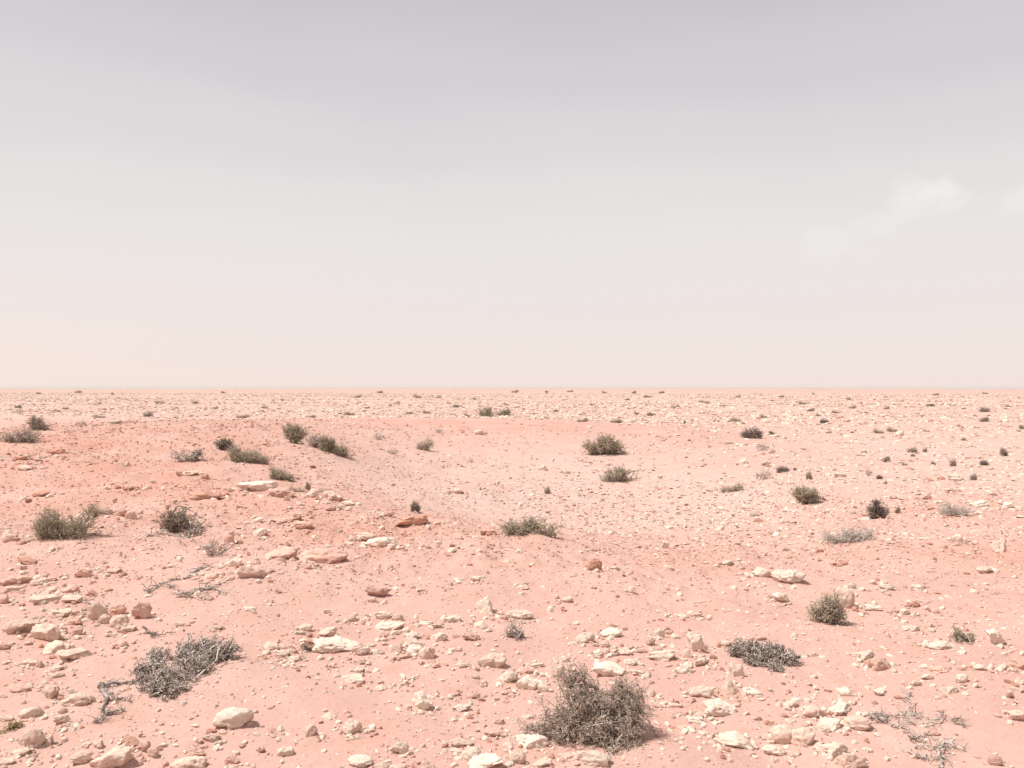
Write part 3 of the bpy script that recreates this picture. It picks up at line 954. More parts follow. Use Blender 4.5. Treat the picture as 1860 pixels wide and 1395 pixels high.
hero_shrub(507, 872, [(-8, 14, 4, 13, 8, 12), (6, 8, 0, 14, 6, 12), (20, 3, -3, 12, 3, 8)],
           'small olive shrub trailing down the sandy slope below the mound shrubs', 'the trailing slope shrub', w=50, group='dry shrubs on the sand',
           stems=6, branches=70, twigs=520, tl=0.07, tr=0.0038, spikes=2, sl=0.026, sr=0.0034, **OLIVE)
hero_shrub(345, 838, [(0, 9, 0, 26, 8, 14), (14, 12, 0, 10, 9, 9), (-22, 10, 0, 14, 5, 10)],
           'sparse pale shrub with a bare branch reaching left, on the mound face', 'the sparse pale mound shrub', w=70, group='dry shrubs on the sand',
           stems=8, branches=60, twigs=300, tl=0.09, tr=0.0036, spikes=1, sl=0.03, sr=0.0032, wood=(0.34, 0.28, 0.23), **{**PALE, 'c0': (0.18, 0.15, 0.12)})
hero_shrub(357, 836, [(0, 8, 0, 8, 8, 8), (3, 14, 0, 4, 4, 4)],
           'tiny dark sprig growing out of the sparse pale mound shrub', 'the dark mound sprig', w=14, group='dry shrubs on the sand',
           stems=4, branches=30, twigs=200, tl=0.05, tr=0.004, spikes=2, sl=0.024, sr=0.004, **DARK)
hero_shrub(1540, 984, [(-36, 5, -4, 24, 5, 18), (-6, 8, 2, 28, 8, 20), (26, 9, 6, 24, 8, 18), (48, 5, 4, 14, 5, 12)],
           'bleached grey dead shrub of fine bare twigs, right of the hollow', 'the bleached dead shrub', w=112, group='dry shrubs on the sand',
           stems=16, branches=130, twigs=420, tl=0.09, tr=0.0024, spikes=1, sl=0.03, sr=0.002, up=0.7, wood=(0.56, 0.51, 0.46), stem_r=0.005, **PALE)
hero_shrub(1740, 935, [(-14, 6, 0, 24, 5, 10), (18, 6, 0, 18, 5, 10)],
           'very low bleached grey shrub, flat on the sand near the right edge', 'the flat bleached shrub', w=76, group='dry shrubs on the sand',
           stems=9, branches=70, twigs=320, tl=0.08, tr=0.0024, spikes=1, sl=0.03, sr=0.0022, up=0.5, wood=(0.56, 0.51, 0.46), stem_r=0.005, **PALE)
hero_shrub(392, 1010, [(-4, 22, 0, 22, 18, 14), (22, 14, 0, 14, 12, 10), (-14, 12, 0, 14, 8, 10)],
           'sparse pale bunch of bare stems in front of an upright pink stone', 'the bare stem bunch', w=62, name='dead_shrub', group='dead shrubs',
           stems=16, branches=50, twigs=120, tl=0.05, tr=0.002, spikes=0, up=0.8, wob=0.1, stem_r=0.004, wood=(0.42, 0.35, 0.3), base=0.06, **{**PALE, 'c0': (0.24, 0.19, 0.155)})
hero_shrub(940, 1156, [(-10, 6, 0, 24, 6, 14), (-8, 26, 10, 16, 4, 8)],
           'thin grey scrap of shrub on the sand before a long pale stone', 'the thin grey scrap', w=52, group='dry shrubs on the sand',
           stems=7, branches=40, twigs=160, tl=0.03, tr=0.0018, spikes=2, sl=0.012, sr=0.0024, **SILVER)
hero_shrub(1748, 1163, [(-8, 8, 0, 11, 7, 9), (10, 4, 0, 12, 4, 8), (-14, 14, 0, 4, 5, 4)],
           'small green-grey sprig lying on clear sand at the right', 'the right-hand sand sprig', w=42, group='small sprigs',
           stems=5, branches=34, twigs=230, tl=0.03, tr=0.002, spikes=2, sl=0.014, sr=0.0022, **GREEN)
hero_shrub(500, 1222, [(0, 8, 0, 12, 8, 8)],
           'small brown tuft of stiff blades beside the sand drift', 'the brown tuft', w=26, group='small sprigs',
           stems=10, branches=14, twigs=40, tl=0.03, tr=0.0016, spikes=0, up=0.8, wob=0.06, stem_r=0.003, wood=(0.2, 0.14, 0.11), **BROWN)
hero_shrub(30, 1320, [(0, 4, 0, 10, 4, 7)],
           'tiny yellow-green sprig near the bottom left corner', 'the yellow-green sprig', w=26, group='small sprigs',
           stems=5, branches=22, twigs=110, tl=0.022, tr=0.0018, spikes=2, sl=0.010, sr=0.002, c0=(0.25, 0.19, 0.10), c1=(0.36, 0.28, 0.165), light=(0.42, 0.34, 0.22), pl=0.05, wood=(0.3, 0.22, 0.12))
hero_shrub(556, 1182, [(0, 8, 0, 10, 7, 7)],
           'small dull brown tuft at the left end of the long white stone', 'the dull brown tuft', w=20, group='small sprigs',
           stems=8, branches=16, twigs=60, tl=0.024, tr=0.0018, spikes=1, sl=0.012, sr=0.0018, up=0.6, stem_r=0.0028, wood=(0.2, 0.14, 0.11), **BROWN)

# prototypes for the farther shrubs (unit width); copies share their mesh data
U = 1.0
protos = {}


def proto(key, lobes, **kw):
    sp, fol = grow(hash(key) % 1000 if False else sum(map(ord, key)) * 13, lobes, **kw)
    sv = merge(sp)
    protos[key] = (mesh_np('stem', *sv[:2], M_WOOD, True, sv[2]), mesh_np('foliage', fol[0], fol[1], M_TWIG, True, fol[2]))


K = dict(stems=9, branches=80, twigs=430, tl=0.17, tr=0.0065, spikes=2, sl=0.06, sr=0.0065, stem_r=0.012, base=0.09, up=0.45, wob=0.2)
proto('olive', [(-.05, 0, .12, .26, .3, .12), (.22, .08, .16, .15, .2, .13), (-.3, -.05, .14, .14, .18, .11), (.38, 0, .08, .1, .14, .07), (.05, .1, .24, .12, .12, .1)], **K, **OLIVE)
proto('olive2', [(-.2, 0, .10, .22, .26, .10), (.2, .05, .09, .22, .2, .08), (-.36, 0, .18, .09, .1, .1), (.4, 0, .05, .1, .1, .05)], **K, **{**OLIVE, 'c0': (0.25, 0.20, 0.15)})
proto('dark', [(-.08, 0, .12, .24, .3, .12), (.2, 0, .17, .16, .2, .13), (-.32, .05, .10, .14, .2, .09), (.38, .0, .07, .1, .12, .06)], **K, **DARK)
proto('dark2', [(-.2, 0, .11, .2, .28, .11), (.22, 0, .15, .16, .2, .14), (.02, .05, .08, .3, .2, .07)], **K, **{**DARK, 'c0': (0.18, 0.145, 0.11), 'c1': (0.38, 0.31, 0.25)})
proto('grey', [(-.15, 0, .10, .26, .34, .10), (.25, 0, .14, .16, .2, .11), (.05, .1, .06, .38, .2, .05)], **K, **{**SILVER, 'c0': (0.22, 0.18, 0.145), 'c1': (0.44, 0.37, 0.30), 'pl': 0.08})
proto('sparse', [(0, 0, .12, .4, .35, .12), (.2, 0, .2, .18, .2, .13), (-.3, 0, .15, .12, .2, .1)], **{**K, 'twigs': 130, 'branches': 40, 'spikes': 1, 'tr': 0.005, 'sr': 0.005}, **{**PALE, 'c0': (0.24, 0.20, 0.165), 'c1': (0.44, 0.38, 0.33)})

# x, base y, width, height, kind, label, short
FAR = [
    (755, 930, 22, 22, 'dark', 'tiny near-black shrub just behind the big rust-red wedge stone', 'the tiny black shrub'),
    (1328, 893, 44, 16, 'olive2', 'low olive shrub on the right side of the hollow floor', 'the low olive hollow shrub'),
    (1370, 938, 30, 10, 'sparse', 'flat scrap of grey twigs between the hollow and the bleached dead shrub', None),
    (1422, 858, 30, 13, 'dark', 'dark flat shrub with a smaller dark dot to its right, right rim', 'the dark flat rim shrub'),
    (1444, 854, 10, 6, 'dark2', 'dark dot of a shrub right of the dark flat rim shrub', None),
    (1388, 870, 42, 20, 'sparse', 'thin spidery grey shrub below the dark flat rim shrub', None),
    (1469, 871, 19, 14, 'olive', 'small upright olive shrub above the rounded olive shrub', None),
    (1385, 818, 32, 14, 'sparse', 'sparse grey-olive shrub under the dark spreading rim shrub', None),
    (1404, 823, 12, 9, 'sparse', 'wispy scrap right of the sparse grey-olive shrub on the rim', None),
    (1365, 796, 48, 20, 'dark', 'dark spreading shrub on the right end of the far rim', 'the dark spreading rim shrub'),
    (1401, 789, 16, 7, 'dark2', 'small dark shrub just right of the dark spreading rim shrub', None),
    (994, 897, 16, 13, 'olive', 'tiny olive shrub alone on the hollow floor left of centre', 'the lone hollow-floor sprig'),
    (770, 817, 34, 20, 'olive2', 'olive shrub arching over on the left slope of the hollow', 'the arching olive shrub'),
    (688, 798, 30, 13, 'sparse', 'pale grey shrub left of the arching olive shrub', 'the pale slope shrub'),
    (714, 824, 28, 11, 'sparse', 'wispy dead shrub below the pale slope shrub', None),
    (797, 785, 20, 8, 'sparse', 'faint grey shrub above and right of the arching olive shrub', None),
    (856, 840, 12, 9, 'sparse', 'tiny reddish-brown sprig in the middle of the hollow', None),
    (540, 894, 32, 11, 'olive2', 'low olive shrub behind the pale slabs on the mound shoulder', None),
    (560, 889, 14, 14, 'olive', 'small dark-tipped shrub at the right end of the low one behind the slabs', None),
    (584, 896, 20, 13, 'sparse', 'thin sprig behind the rightmost pale slabs of the mound shoulder', None),
    (72, 781, 62, 26, 'dark2', 'dark bushy shrub on the skyline of the mound at far left', 'the dark far-left shrub'),
    (40, 803, 86, 26, 'grey', 'grey low shrub spreading down to the left edge below the dark far-left shrub', None),
    (882, 757, 40, 17, 'olive', 'left one of a pair of olive shrubs on the far rim', 'the left rim-pair shrub'),
    (915, 756, 38, 14, 'dark2', 'right one of a pair of olive shrubs on the far rim', 'the right rim-pair shrub'),
    (848, 758, 14, 7, 'dark2', 'small brown shrub just left of the far-rim pair', None),
    (1058, 766, 24, 7, 'olive2', 'low shrub on the rim behind the broad far-slope shrub, left of two', None),
    (1121, 768, 28, 6, 'grey', 'low flat shrub on the rim behind the broad far-slope shrub, right of two', None),
    (1497, 769, 20, 9, 'dark', 'small dark shrub on the stony plain right of the far rim', None),
    (1335, 767, 26, 9, 'grey', 'grey shrub on the stony plain above the dark spreading rim shrub', None),
    (1788, 748, 28, 10, 'grey', 'upper one of two grey shrubs on the stony plain far right', None),
    (1788, 766, 22, 9, 'dark2', 'lower one of two grey shrubs on the stony plain far right', None),
    (1577, 864, 22, 15, 'sparse', 'thin grey shrub beside a small dark one on the right plain', None),
    (1597, 870, 16, 9, 'dark', 'small dark shrub touching the thin grey one on the right plain', None),
    (1823, 828, 20, 16, 'dark2', 'dark upright shrub near the right edge of the stony plain', 'the dark right-edge shrub'),
    (1731, 847, 15, 15, 'grey', 'small round grey shrub on the right plain, left of a dark one', None),
    (1787, 845, 19, 11, 'dark', 'small dark shrub on the right plain below the dark right-edge shrub', None),
    (1695, 844, 12, 7, 'dark2', 'tiny dark shrub left of the small round grey one, right plain', None),
    (1610, 839, 20, 11, 'dark2', 'dark ragged shrub above the thin grey shrub on the right plain', None),
    (1643, 845, 14, 6, 'olive2', 'tiny flat olive shrub right of the dark ragged one, right plain', None),
    (1657, 822, 24, 11, 'grey', 'left of two grey shrubs side by side on the right plain', None),
    (1680, 821, 10, 9, 'grey', 'small right one of two grey shrubs side by side, right plain', None),
    (1658, 829, 10, 5, 'dark', 'dark speck of a shrub under the two grey ones, right plain', None),
    (1768, 872, 16, 14, 'grey', 'small grey shrub leaning on the broad white slab, right plain', None),
    (1596, 787, 20, 8, 'olive2', 'left of a pair of low olive shrubs on the middle right plain', None),
    (1621, 784, 20, 8, 'olive2', 'right of a pair of low olive shrubs on the middle right plain', None),
    (1630, 932, 14, 13, 'dark2', 'tiny twiggy sprig right of the dark brown shrub', None),
    (1569, 823, 14, 5, 'dark2', 'flat dark scrap of shrub in the middle of the right plain', None),
]
HOR_SH = """760 723 15 6 olive2;797 723 11 4 grey;830 740 22 6 grey;776 751 16 6 olive2;634 754 24 6 grey;745 752 16 5 grey;650 722 14 5 olive2;690 708 16 4 dark2;270 757 22 11 grey;182 759 22 6 olive2
211 769 20 6 olive2;355 733 16 5 grey;291 733 18 5 olive2;440 759 26 6 olive2;567 759 22 5 grey;36 752 16 10 sparse;34 741 14 6 grey;205 717 9 4 dark2;406 709 14 4 dark2;143 708 18 4 grey
120 744 14 5 grey;147 772 22 9 sparse;105 748 12 5 olive2;920 736 10 5 olive2;935 708 14 5 olive2;993 708 9 4 dark2;1035 708 13 4 olive2;1098 708 10 4 olive2;1152 707 11 5 dark2;1202 709 14 4 grey
1182 755 20 7 grey;1226 742 17 7 olive2;1157 753 12 6 olive2;1175 722 18 4 grey;1140 727 12 4 grey;1478 708 6 4 olive2;1340 722 12 5 olive2;1280 732 20 5 olive2;1315 740 14 8 sparse;1458 735 14 7 olive2
1473 747 20 6 grey;1487 756 12 5 olive2;1515 750 14 5 grey;1540 726 14 4 grey;1548 742 14 6 olive2;1610 743 14 5 olive2;1690 738 20 6 grey;1388 759 16 6 olive2;1245 770 10 7 dark2;1855 779 12 9 grey
1505 787 14 5 olive2;1750 800 14 6 grey;1830 740 12 5 grey;70 716 12 4 grey;480 742 16 5 grey;515 728 12 4 olive2;390 743 12 5 olive2;860 726 14 4 grey;720 734 14 5 olive2;1010 748 12 5 grey
1075 737 12 5 grey;1420 722 12 4 grey;1700 718 14 4 grey;1790 716 12 4 olive2"""
prng = np.random.default_rng(99)
far_small = []


def far_shrub(px, py, w, h, kind, label=None, short=None, parts=True):
    X, Y, Z = at(px, py)
    if Y > 230:
        Y0 = float(prng.uniform(190, 330))
        X, Y = X * Y0 / Y, Y0
        Z = float(h_base(X, Y)[0])
    m = Y / FPX
    e0 = math.atan((py - HOR) / FPX)
    W = w * m
    Hh = max(0.25 * W, (h * m - 0.25 * W * math.sin(e0)))
    sc = (W * 0.95, W * 0.85, Hh / 0.36)
    rz = float(prng.choice([0, math.pi])) + float(prng.uniform(-0.5, 0.5))
    e = bpy.data.objects.new('shrub', None)
    C.objects.link(e)
    e.location = (X, Y, Z - 0.01)
    e.rotation_euler = (0, 0, rz)
    e.scale = sc
    st, fo = protos[kind]
    if parts:
        link('stem', st, e)
        f = link('foliage', fo, e)
        f['kind'] = 'stuff'
    else:
        C.objects.unlink(e)
        bpy.data.objects.remove(e)
        e = link('shrub', fo)
        e.location = (X, Y, Z - 0.01)
        e.rotation_euler = (0, 0, rz)
        e.scale = sc
    tag(e, label, 'shrub', 'dry shrubs on the sand' if parts else 'far shrubs on the plain')
    rec = dict(px=px, py=py - h / 2, w=w, short=short, o=e, kind=kind)
    if short:
        shrubs.append(rec)
    if not label:
        far_small.append(rec)
    return e


for f in FAR:
    far_shrub(*f)
for row in HOR_SH.strip().replace('\n', ';').split(';'):
    a = row.split()
    far_shrub(float(a[0]), float(a[1]), float(a[2]), float(a[3]), a[4], parts=False)


# ------------------------------------------------------------------ dead branches lying on the sand
def smooth_path(pts, n=4):
    P = np.array(pts, float)
    t = np.linspace(0, len(P) - 1, (len(P) - 1) * n + 1)
    i = np.minimum(t.astype(int), len(P) - 2)
    f = (t - i)[:, None]
    g = lambda k: P[np.clip(k, 0, len(P) - 1)]
    p0, p1, p2, p3 = g(i - 1), g(i), g(i + 1), g(i + 2)
    return 0.5 * (2 * p1 + (p2 - p0) * f + (2 * p0 - 5 * p1 + 4 * p2 - p3) * f ** 2 + (3 * p1 - p0 - 3 * p2 + p3) * f ** 3)


def dead_wood(name, label, short, paths, col=(0.54, 0.47, 0.41), seed=1, twigs=10, group='bleached dead branches on the sand', tw_len=14):
    """paths: [(radius px, [(x, y, height px), ...])] in photo pixels, laid on the ground"""
    r = np.random.default_rng(seed)
    x0, y0 = paths[0][1][0][:2]
    e, m = shrub_root(name, x0, y0)
    o0 = np.array(e.location)
    allp = []
    for rp, pts in paths:
        W = []
        for (x, y, hh) in pts:
            X, Y, Z = at(x, y + hh)
            W.append(np.array([X, Y, Z + hh * Y / FPX + rp * m * 0.5]) - o0)
        P = smooth_path(W, 4)
        P[1:-1] += r.normal(size=P[1:-1].shape) * rp * m * 0.55
        k = len(P)
        R = np.linspace(1, 0.22, k) * rp * 0.85 * m * (1 + 0.25 * r.normal(size=k).clip(-1, 1))
        V, F = tubes(P[None], R[None], 6)
        c = np.array(col)[None] * np.repeat(r.uniform(0.35, 1.2, k), 6)[:, None]
        link('branch', mesh_np('branch', V, F, M_WOOD, True, c), e)
        allp.append(P)
    if twigs:
        n = int(twigs * 2.4) * len(paths)
        A, B = [], []
        for i in range(n):
            P = allp[i % len(paths)]
            a = P[r.integers(1, len(P))]
            d = r.normal(size=3) * np.array([1, 1, 0.35]) + np.array([0, 0, 0.15])
            d /= np.linalg.norm(d)
            A.append(a)
            B.append(a + d * tw_len * m * r.uniform(0.3, 1.5))
        A, B = np.array(A), np.array(B)
        TP = curve_pts(r, A, B, 5, 0.18)
        zmin = min(P[:, 2].min() for P in allp)
        TP[:, :, 2] = np.maximum(TP[:, :, 2], zmin)
        TR = np.array([1, .9, .8, .6, .3])[None] * 0.78 * m * r.uniform(0.5, 1.5, (n, 1))
        V, F = tubes(TP, TR, 4)
        c = np.array(col)[None] * np.repeat(r.uniform(0.22, 1.25, n), 20)[:, None]
        t = link('twigs', mesh_np('twigs', V, F, M_WOOD, True, c), e)
        t['kind'] = 'stuff'
    tag(e, label, 'dead branch', group)
    shrubs.append(dict(px=x0, py=y0, w=60, short=short))
    return e


GW = (0.46, 0.395, 0.345)
dead_wood('dead_branch', 'gnarled grey root in a T shape left of the wide silver curly shrub', 'the T-shaped root',
          [(5.5, [(183, 1248, 4), (194, 1262, 5), (193, 1280, 5), (196, 1296, 4)]), (4, [(183, 1250, 5), (205, 1243, 6), (222, 1240, 8), (246, 1236, 9)]),
           (2, [(246, 1236, 9), (262, 1250, 6), (280, 1268, 2)]), (2.2, [(200, 1272, 4), (216, 1267, 6), (240, 1274, 4)]), (2.5, [(196, 1296, 3), (184, 1306, 2), (178, 1312, 1)]),
           (2.5, [(196, 1296, 3), (212, 1292, 4), (224, 1290, 2)])], col=GW, seed=11, twigs=9, tw_len=16)
dead_wood('dead_branch', 'twisted bleached branches above bare sand, between the two-lobed and silver shrubs', 'the twisted bleached branches',
          [(4.5, [(335, 1054, 3), (350, 1046, 6), (358, 1034, 6), (372, 1032, 3)]), (3.5, [(352, 1048, 4), (364, 1036, 5), (382, 1032, 2)]), (2.5, [(335, 1054, 3), (318, 1052, 5), (300, 1060, 3), (292, 1066, 1)]),
           (2, [(300, 1060, 3), (312, 1066, 4), (326, 1060, 2)]), (3, [(355, 1072, 3), (372, 1070, 5), (392, 1070, 4), (410, 1082, 1)]), (2.5, [(314, 1078, 2), (336, 1080, 3), (356, 1074, 3)]),
           (2, [(372, 1070, 4), (392, 1064, 6), (414, 1058, 2)]), (1.6, [(292, 1066, 1), (280, 1072, 2), (270, 1078, 1)]), (1.5, [(322, 1084, 1), (345, 1084, 2), (380, 1086, 1)])],
          seed=12, twigs=6, tw_len=18)
dead_wood('dead_branch', 'sprawling heap of bleached bare branches at the bottom right', 'the sprawling bleached branches',
          [(3, [(1705, 1395, 1), (1706, 1378, 6), (1700, 1364, 8), (1712, 1350, 8), (1728, 1340, 4)]), (2.6, [(1660, 1356, 3), (1680, 1354, 5), (1700, 1358, 6)]), (2.4, [(1700, 1352, 5), (1722, 1350, 7), (1750, 1362, 2)]),
           (2.6, [(1618, 1318, 2), (1640, 1318, 5), (1655, 1330, 6), (1668, 1342, 2)]), (2.4, [(1640, 1298, 4), (1650, 1282, 14), (1652, 1262, 16)]), (2.2, [(1622, 1300, 3), (1640, 1296, 6), (1648, 1306, 5), (1658, 1314, 1)]),
           (2.6, [(1676, 1316, 2), (1690, 1310, 6), (1708, 1300, 8), (1714, 1292, 6)]), (2, [(1650, 1290, 4), (1664, 1300, 4), (1676, 1300, 1)]), (2.2, [(1652, 1336, 3), (1662, 1340, 5), (1678, 1334, 3)]),
           (1.8, [(1648, 1364, 1), (1668, 1374, 2), (1690, 1376, 2)]), (1.8, [(1700, 1372, 3), (1716, 1376, 3), (1728, 1388, 1)]), (2, [(1584, 1304, 3), (1596, 1302, 5), (1610, 1308, 2)])],
          col=(0.60, 0.53, 0.465), seed=13, twigs=9, tw_len=20)
dead_wood('dead_branch', 'loose tangle of grey sticks at the left end of the sprawling bleached branches', 'the small stick tangle',
          [(2.4, [(1578, 1302, 3), (1590, 1296, 6), (1604, 1302, 2)]), (2.2, [(1582, 1308, 2), (1598, 1308, 5), (1608, 1312, 1)]), (1.8, [(1588, 1294, 5), (1600, 1294, 6), (1614, 1304, 1)])], col=GW, seed=14, twigs=5, tw_len=12)
dead_wood('dead_branch', 'small twig bundle right of the sprawling bleached branches', 'the small twig bundle',
          [(1.8, [(1726, 1308, 2), (1736, 1304, 5), (1746, 1306, 2)]), (1.5, [(1730, 1312, 1), (1744, 1314, 2), (1752, 1317, 1)])], col=GW, seed=15, twigs=6, tw_len=10)
dead_wood('dead_branch', 'single bent grey stick above the wide silver curly shrub', 'the bent grey stick',
          [(2.2, [(260, 1138, 1), (270, 1148, 2), (284, 1152, 3), (298, 1152, 3), (320, 1149, 2)]), (1.5, [(284, 1152, 2), (276, 1158, 1)])], col=(0.27, 0.21, 0.18), seed=16, twigs=3, tw_len=10)
dead_wood('dead_branch', 'grey stick lying across the stones of the left stone cluster', 'the stick on the stone cluster',
          [(2.2, [(158, 1093, 2), (172, 1096, 4), (188, 1099, 4), (202, 1098, 5)]), (1.8, [(150, 1108, 1), (164, 1106, 2), (178, 1104, 2)])], col=GW, seed=17, twigs=3, tw_len=10)
dead_wood('dead_branch', 'bleached branches arching over the right side of the brown nest shrub', 'the arching nest branches',
          [(2.4, [(344, 978, 2), (346, 956, 16), (338, 936, 26), (318, 930, 24)]), (2.2, [(346, 976, 2), (356, 958, 12), (358, 944, 16)]), (1.8, [(344, 978, 1), (322, 974, 3), (296, 970, 1)]),
           (1.6, [(344, 980, 1), (336, 990, 2), (322, 988, 1)]), (2, [(352, 970, 4), (362, 962, 8), (366, 952, 6)]), (1.4, [(298, 972, 1), (288, 966, 2), (280, 976, 1)])], col=(0.48, 0.42, 0.365), seed=18, twigs=7, tw_len=16)
dead_wood('dead_branch', 'thin curved stick in front of the stones behind the big twiggy shrub', 'the thin curved stick',
          [(1.2, [(1105, 1192, 1), (1118, 1189, 2), (1140, 1189, 1)])], col=(0.22, 0.16, 0.13), seed=19, twigs=2, tw_len=6)
dead_wood('dead_branch', 'pale broken stick poking out low from the big twiggy foreground shrub', 'the pale broken stick',
          [(2.6, [(1103, 1345, 6), (1114, 1356, 4), (1122, 1364, 2), (1126, 1370, 1)])], col=(0.5, 0.43, 0.36), seed=20, twigs=8, tw_len=9)

# ------------------------------------------------------------------ labels that single out each stone
ORD = ['nearest', 'second', 'third', 'fourth', 'fifth', 'sixth', 'seventh', 'eighth', 'ninth', 'tenth', 'eleventh', 'twelfth']
COLW = {'c': 'cream', 'w': 'whitish', 'p': 'dusty pink', 'r': 'rust-red'}
SHW = {'b': 'blocky', 's': 'flat', 'w': 'wedge-shaped', 'r': 'rounded', 'p': 'pitted', 'u': 'upright'}
BIG = {  # hand-written labels of the largest stones, which also serve as landmarks
    (420, 1307): ('large rounded pale boulder alone on the sand below the wide silver shrub', 'the large rounded pale boulder'),
    (605, 1172): ('long white pitted stone, longest of the middle foreground', 'the long white stone'),
    (966, 1345): ('big white angular stone at the left foot of the big twiggy shrub', 'the big white stone left of the shrub'),
    (1080, 1379): ('big white stone cut by the bottom edge, just below the big twiggy shrub', 'the big stone below the shrub'),
    (1335, 1346): ('big pale flat-based stone with a dark shadow, bottom right of centre', 'the big shadowed stone'),
    (1310, 1285): ('big pale pitted stone above the big shadowed stone', 'the big pitted stone'),
    (1104, 1216): ('broad pale stone with a notched edge behind the big twiggy shrub', 'the broad notched stone'),
    (1427, 1338): ('rounded cream boulder, left of two touching boulders at bottom right', 'the left touching boulder'),
    (1464, 1340): ('pitted cream boulder, right of two touching boulders at bottom right', 'the right touching boulder'),
    (1515, 1361): ('whitish flat-topped boulder at the bottom edge, right of the touching boulders', 'the flat-topped boulder'),
    (1562, 1314): ('rounded cream boulder just left of the sprawling bleached branches', 'the boulder by the branches'),
    (1537, 1090): ('smooth leaning cream stone behind the small olive shrub', 'the smooth leaning stone'),
    (1437, 1050): ('long pale cracked stone, right one of a pair below the hollow', 'the long cracked stone'),
    (1392, 1041): ('low white stone, left one of a pair below the hollow', 'the low white pair stone'),
    (1808, 1157): ('white wedge-shaped stone on clear sand near the right edge', 'the white right-edge wedge'),
    (1572, 1190): ('bright white stone touching a dusty pink one, right foreground', 'the bright white stone'),
    (1603, 1204): ('dusty pink cracked stone touching the bright white one', 'the pink cracked stone'),
    (1821, 993): ('blocky cream stone alone on the crust near the right edge', 'the blocky right-edge stone'),
    (748, 947): ('big rust-red wedge stone jutting over the edge of the hollow', 'the rust-red wedge'),
    (690, 985): ('wide jagged pale slab between two smaller ones below the rust-red wedge', 'the wide jagged slab'),
    (582, 1013): ('largest dusty pink boulder, broken and pitted, left of centre', 'the largest pink boulder'),
    (508, 1006): ('rounded dusty pink boulder left of the largest pink boulder', 'the rounded pink boulder'),
    (361, 903): ('flat rust-red ledge of rock above the brown nest shrub', 'the rust-red ledge'),
    (460, 887): ('white wedge-shaped rock on the mound shoulder, whitest of its row', 'the white mound rock'),
    (449, 1046): ('tilted cream slab half buried right of the twisted bleached branches', 'the tilted buried slab'),
    (410, 980): ('upright dusty pink stone behind the bare stem bunch', 'the upright pink stone'),
    (1080, 1026): ('rounded rust-red stone alone on the crust below the hollow', 'the lone rust-red stone'),
    (880, 1102): ('tall upright whitish stone alone in the middle foreground', 'the tall upright stone'),
    (944, 1117): ('long pale stone right of the tall upright stone', 'the long pale stone'),
    (897, 1201): ('large cream wedge stone with a shaded underside, centre foreground', 'the shaded cream wedge'),
    (765, 1276): ('pitted pyramid-like whitish stone on clear sand left of centre', 'the pyramid stone'),
    (640, 1235): ('whitish wedge stone with a dark pit, left of the pyramid stone', 'the whitish pit wedge'),
    (886, 1382): ('wide whitish stone at the bottom edge, left of the big white stone', 'the wide bottom-edge stone'),
    (653, 1382): ('rounded whitish stone at the bottom edge left of centre', 'the rounded bottom-edge stone'),
    (724, 1360): ('squarish whitish stone with a long shadow above the bottom edge', 'the squarish stone'),
    (193, 1380): ('big cream boulder at the bottom edge, left side', 'the big bottom-left boulder'),
    (133, 1270): ('cream pitted stone left of the T-shaped root', 'the pitted stone by the root'),
    (77, 1149): ('rounded pitted cream stone right of a pointed slab, left edge', 'the pitted left stone'),
    (22, 1141): ('pointed tilted slab casting a shadow at the left edge', 'the pointed left slab'),
    (256, 1111): ('blocky dusty pink boulder at the right end of the left stone cluster', 'the cluster-end boulder'),
    (175, 1113): ('curved upright cream stone at the left end of the stone cluster', 'the curved upright stone'),
    (1268, 1168): ('tall whitish upright stone behind the right foreground stones', 'the tall right-hand stone'),
    (1278, 1258): ('broad whitish block, left of three stones in a row', 'the broad whitish block'),
    (1743, 868): ('broad white slab lying on the right plain', 'the broad plain slab'),
}
marks = [dict(px=s['px'], py=s['py'], short=s['short']) for s in shrubs if s.get('short')]
for s in stone_objs:
    k = (int(s['px']), int(s['py']))
    if k in BIG:
        s['label'], s['short'] = BIG[k]
        marks.append(dict(px=s['px'], py=s['py'], short=s['short']))


def relate(items, marks, make):
    groups = {}
    for s in items:
        best = None
        for mk in marks:
            d = math.hypot(s['px'] - mk['px'], (s['py'] - mk['py']) * 1.6)
            if d > 1 and (best is None or d < best[0]):
                best = (d, mk)
        d, mk = best
        dx, dy = s['px'] - mk['px'], s['py'] - mk['py']
        if abs(dx) > 1.1 * abs(dy):
            w = 'right of' if dx > 0 else 'left of'
        else:
            w = 'in front of' if dy > 0 else 'behind'
        groups.setdefault((mk['short'], w), []).append((d, s))
    for (short, w), lst in groups.items():
        lst.sort(key=lambda t: t[0])
        for i, (d, s) in enumerate(lst):
            s['o']['label'] = make(s, ORD[min(i, 11)], w, short, len(lst))


def stone_label(s, o, w, short, n):
    size = 'small ' if s['w'] < 20 else ''
    col, sh = COLW[s['col']], SHW[s['kind']]
    return f"{size}{col} {sh} stone, {o} {w} {short}" if n > 1 else f"{size}{col} {sh} stone {w} {short}"


relate([s for s in stone_objs if 'label' not in s], marks, stone_label)
for s in stone_objs:
    if 'label' in s:
        s['o']['label'] = s['label']
    s['o']['category'] = 'stone'
    s['o']['group'] = 'loose stones on the sand'
KW = {'dark': 'dark', 'dark2': 'dark', 'olive': 'olive', 'olive2': 'olive', 'grey': 'grey', 'sparse': 'wispy'}
fmarks = [dict(px=s['px'], py=s['py'], short=s['short']) for s in shrubs if s.get('short') and s['py'] < 850]
relate(far_small, fmarks, lambda s, o, w, short, n: f"tiny {KW[s['kind']]} shrub on the far plain, {o} {w} {short}")

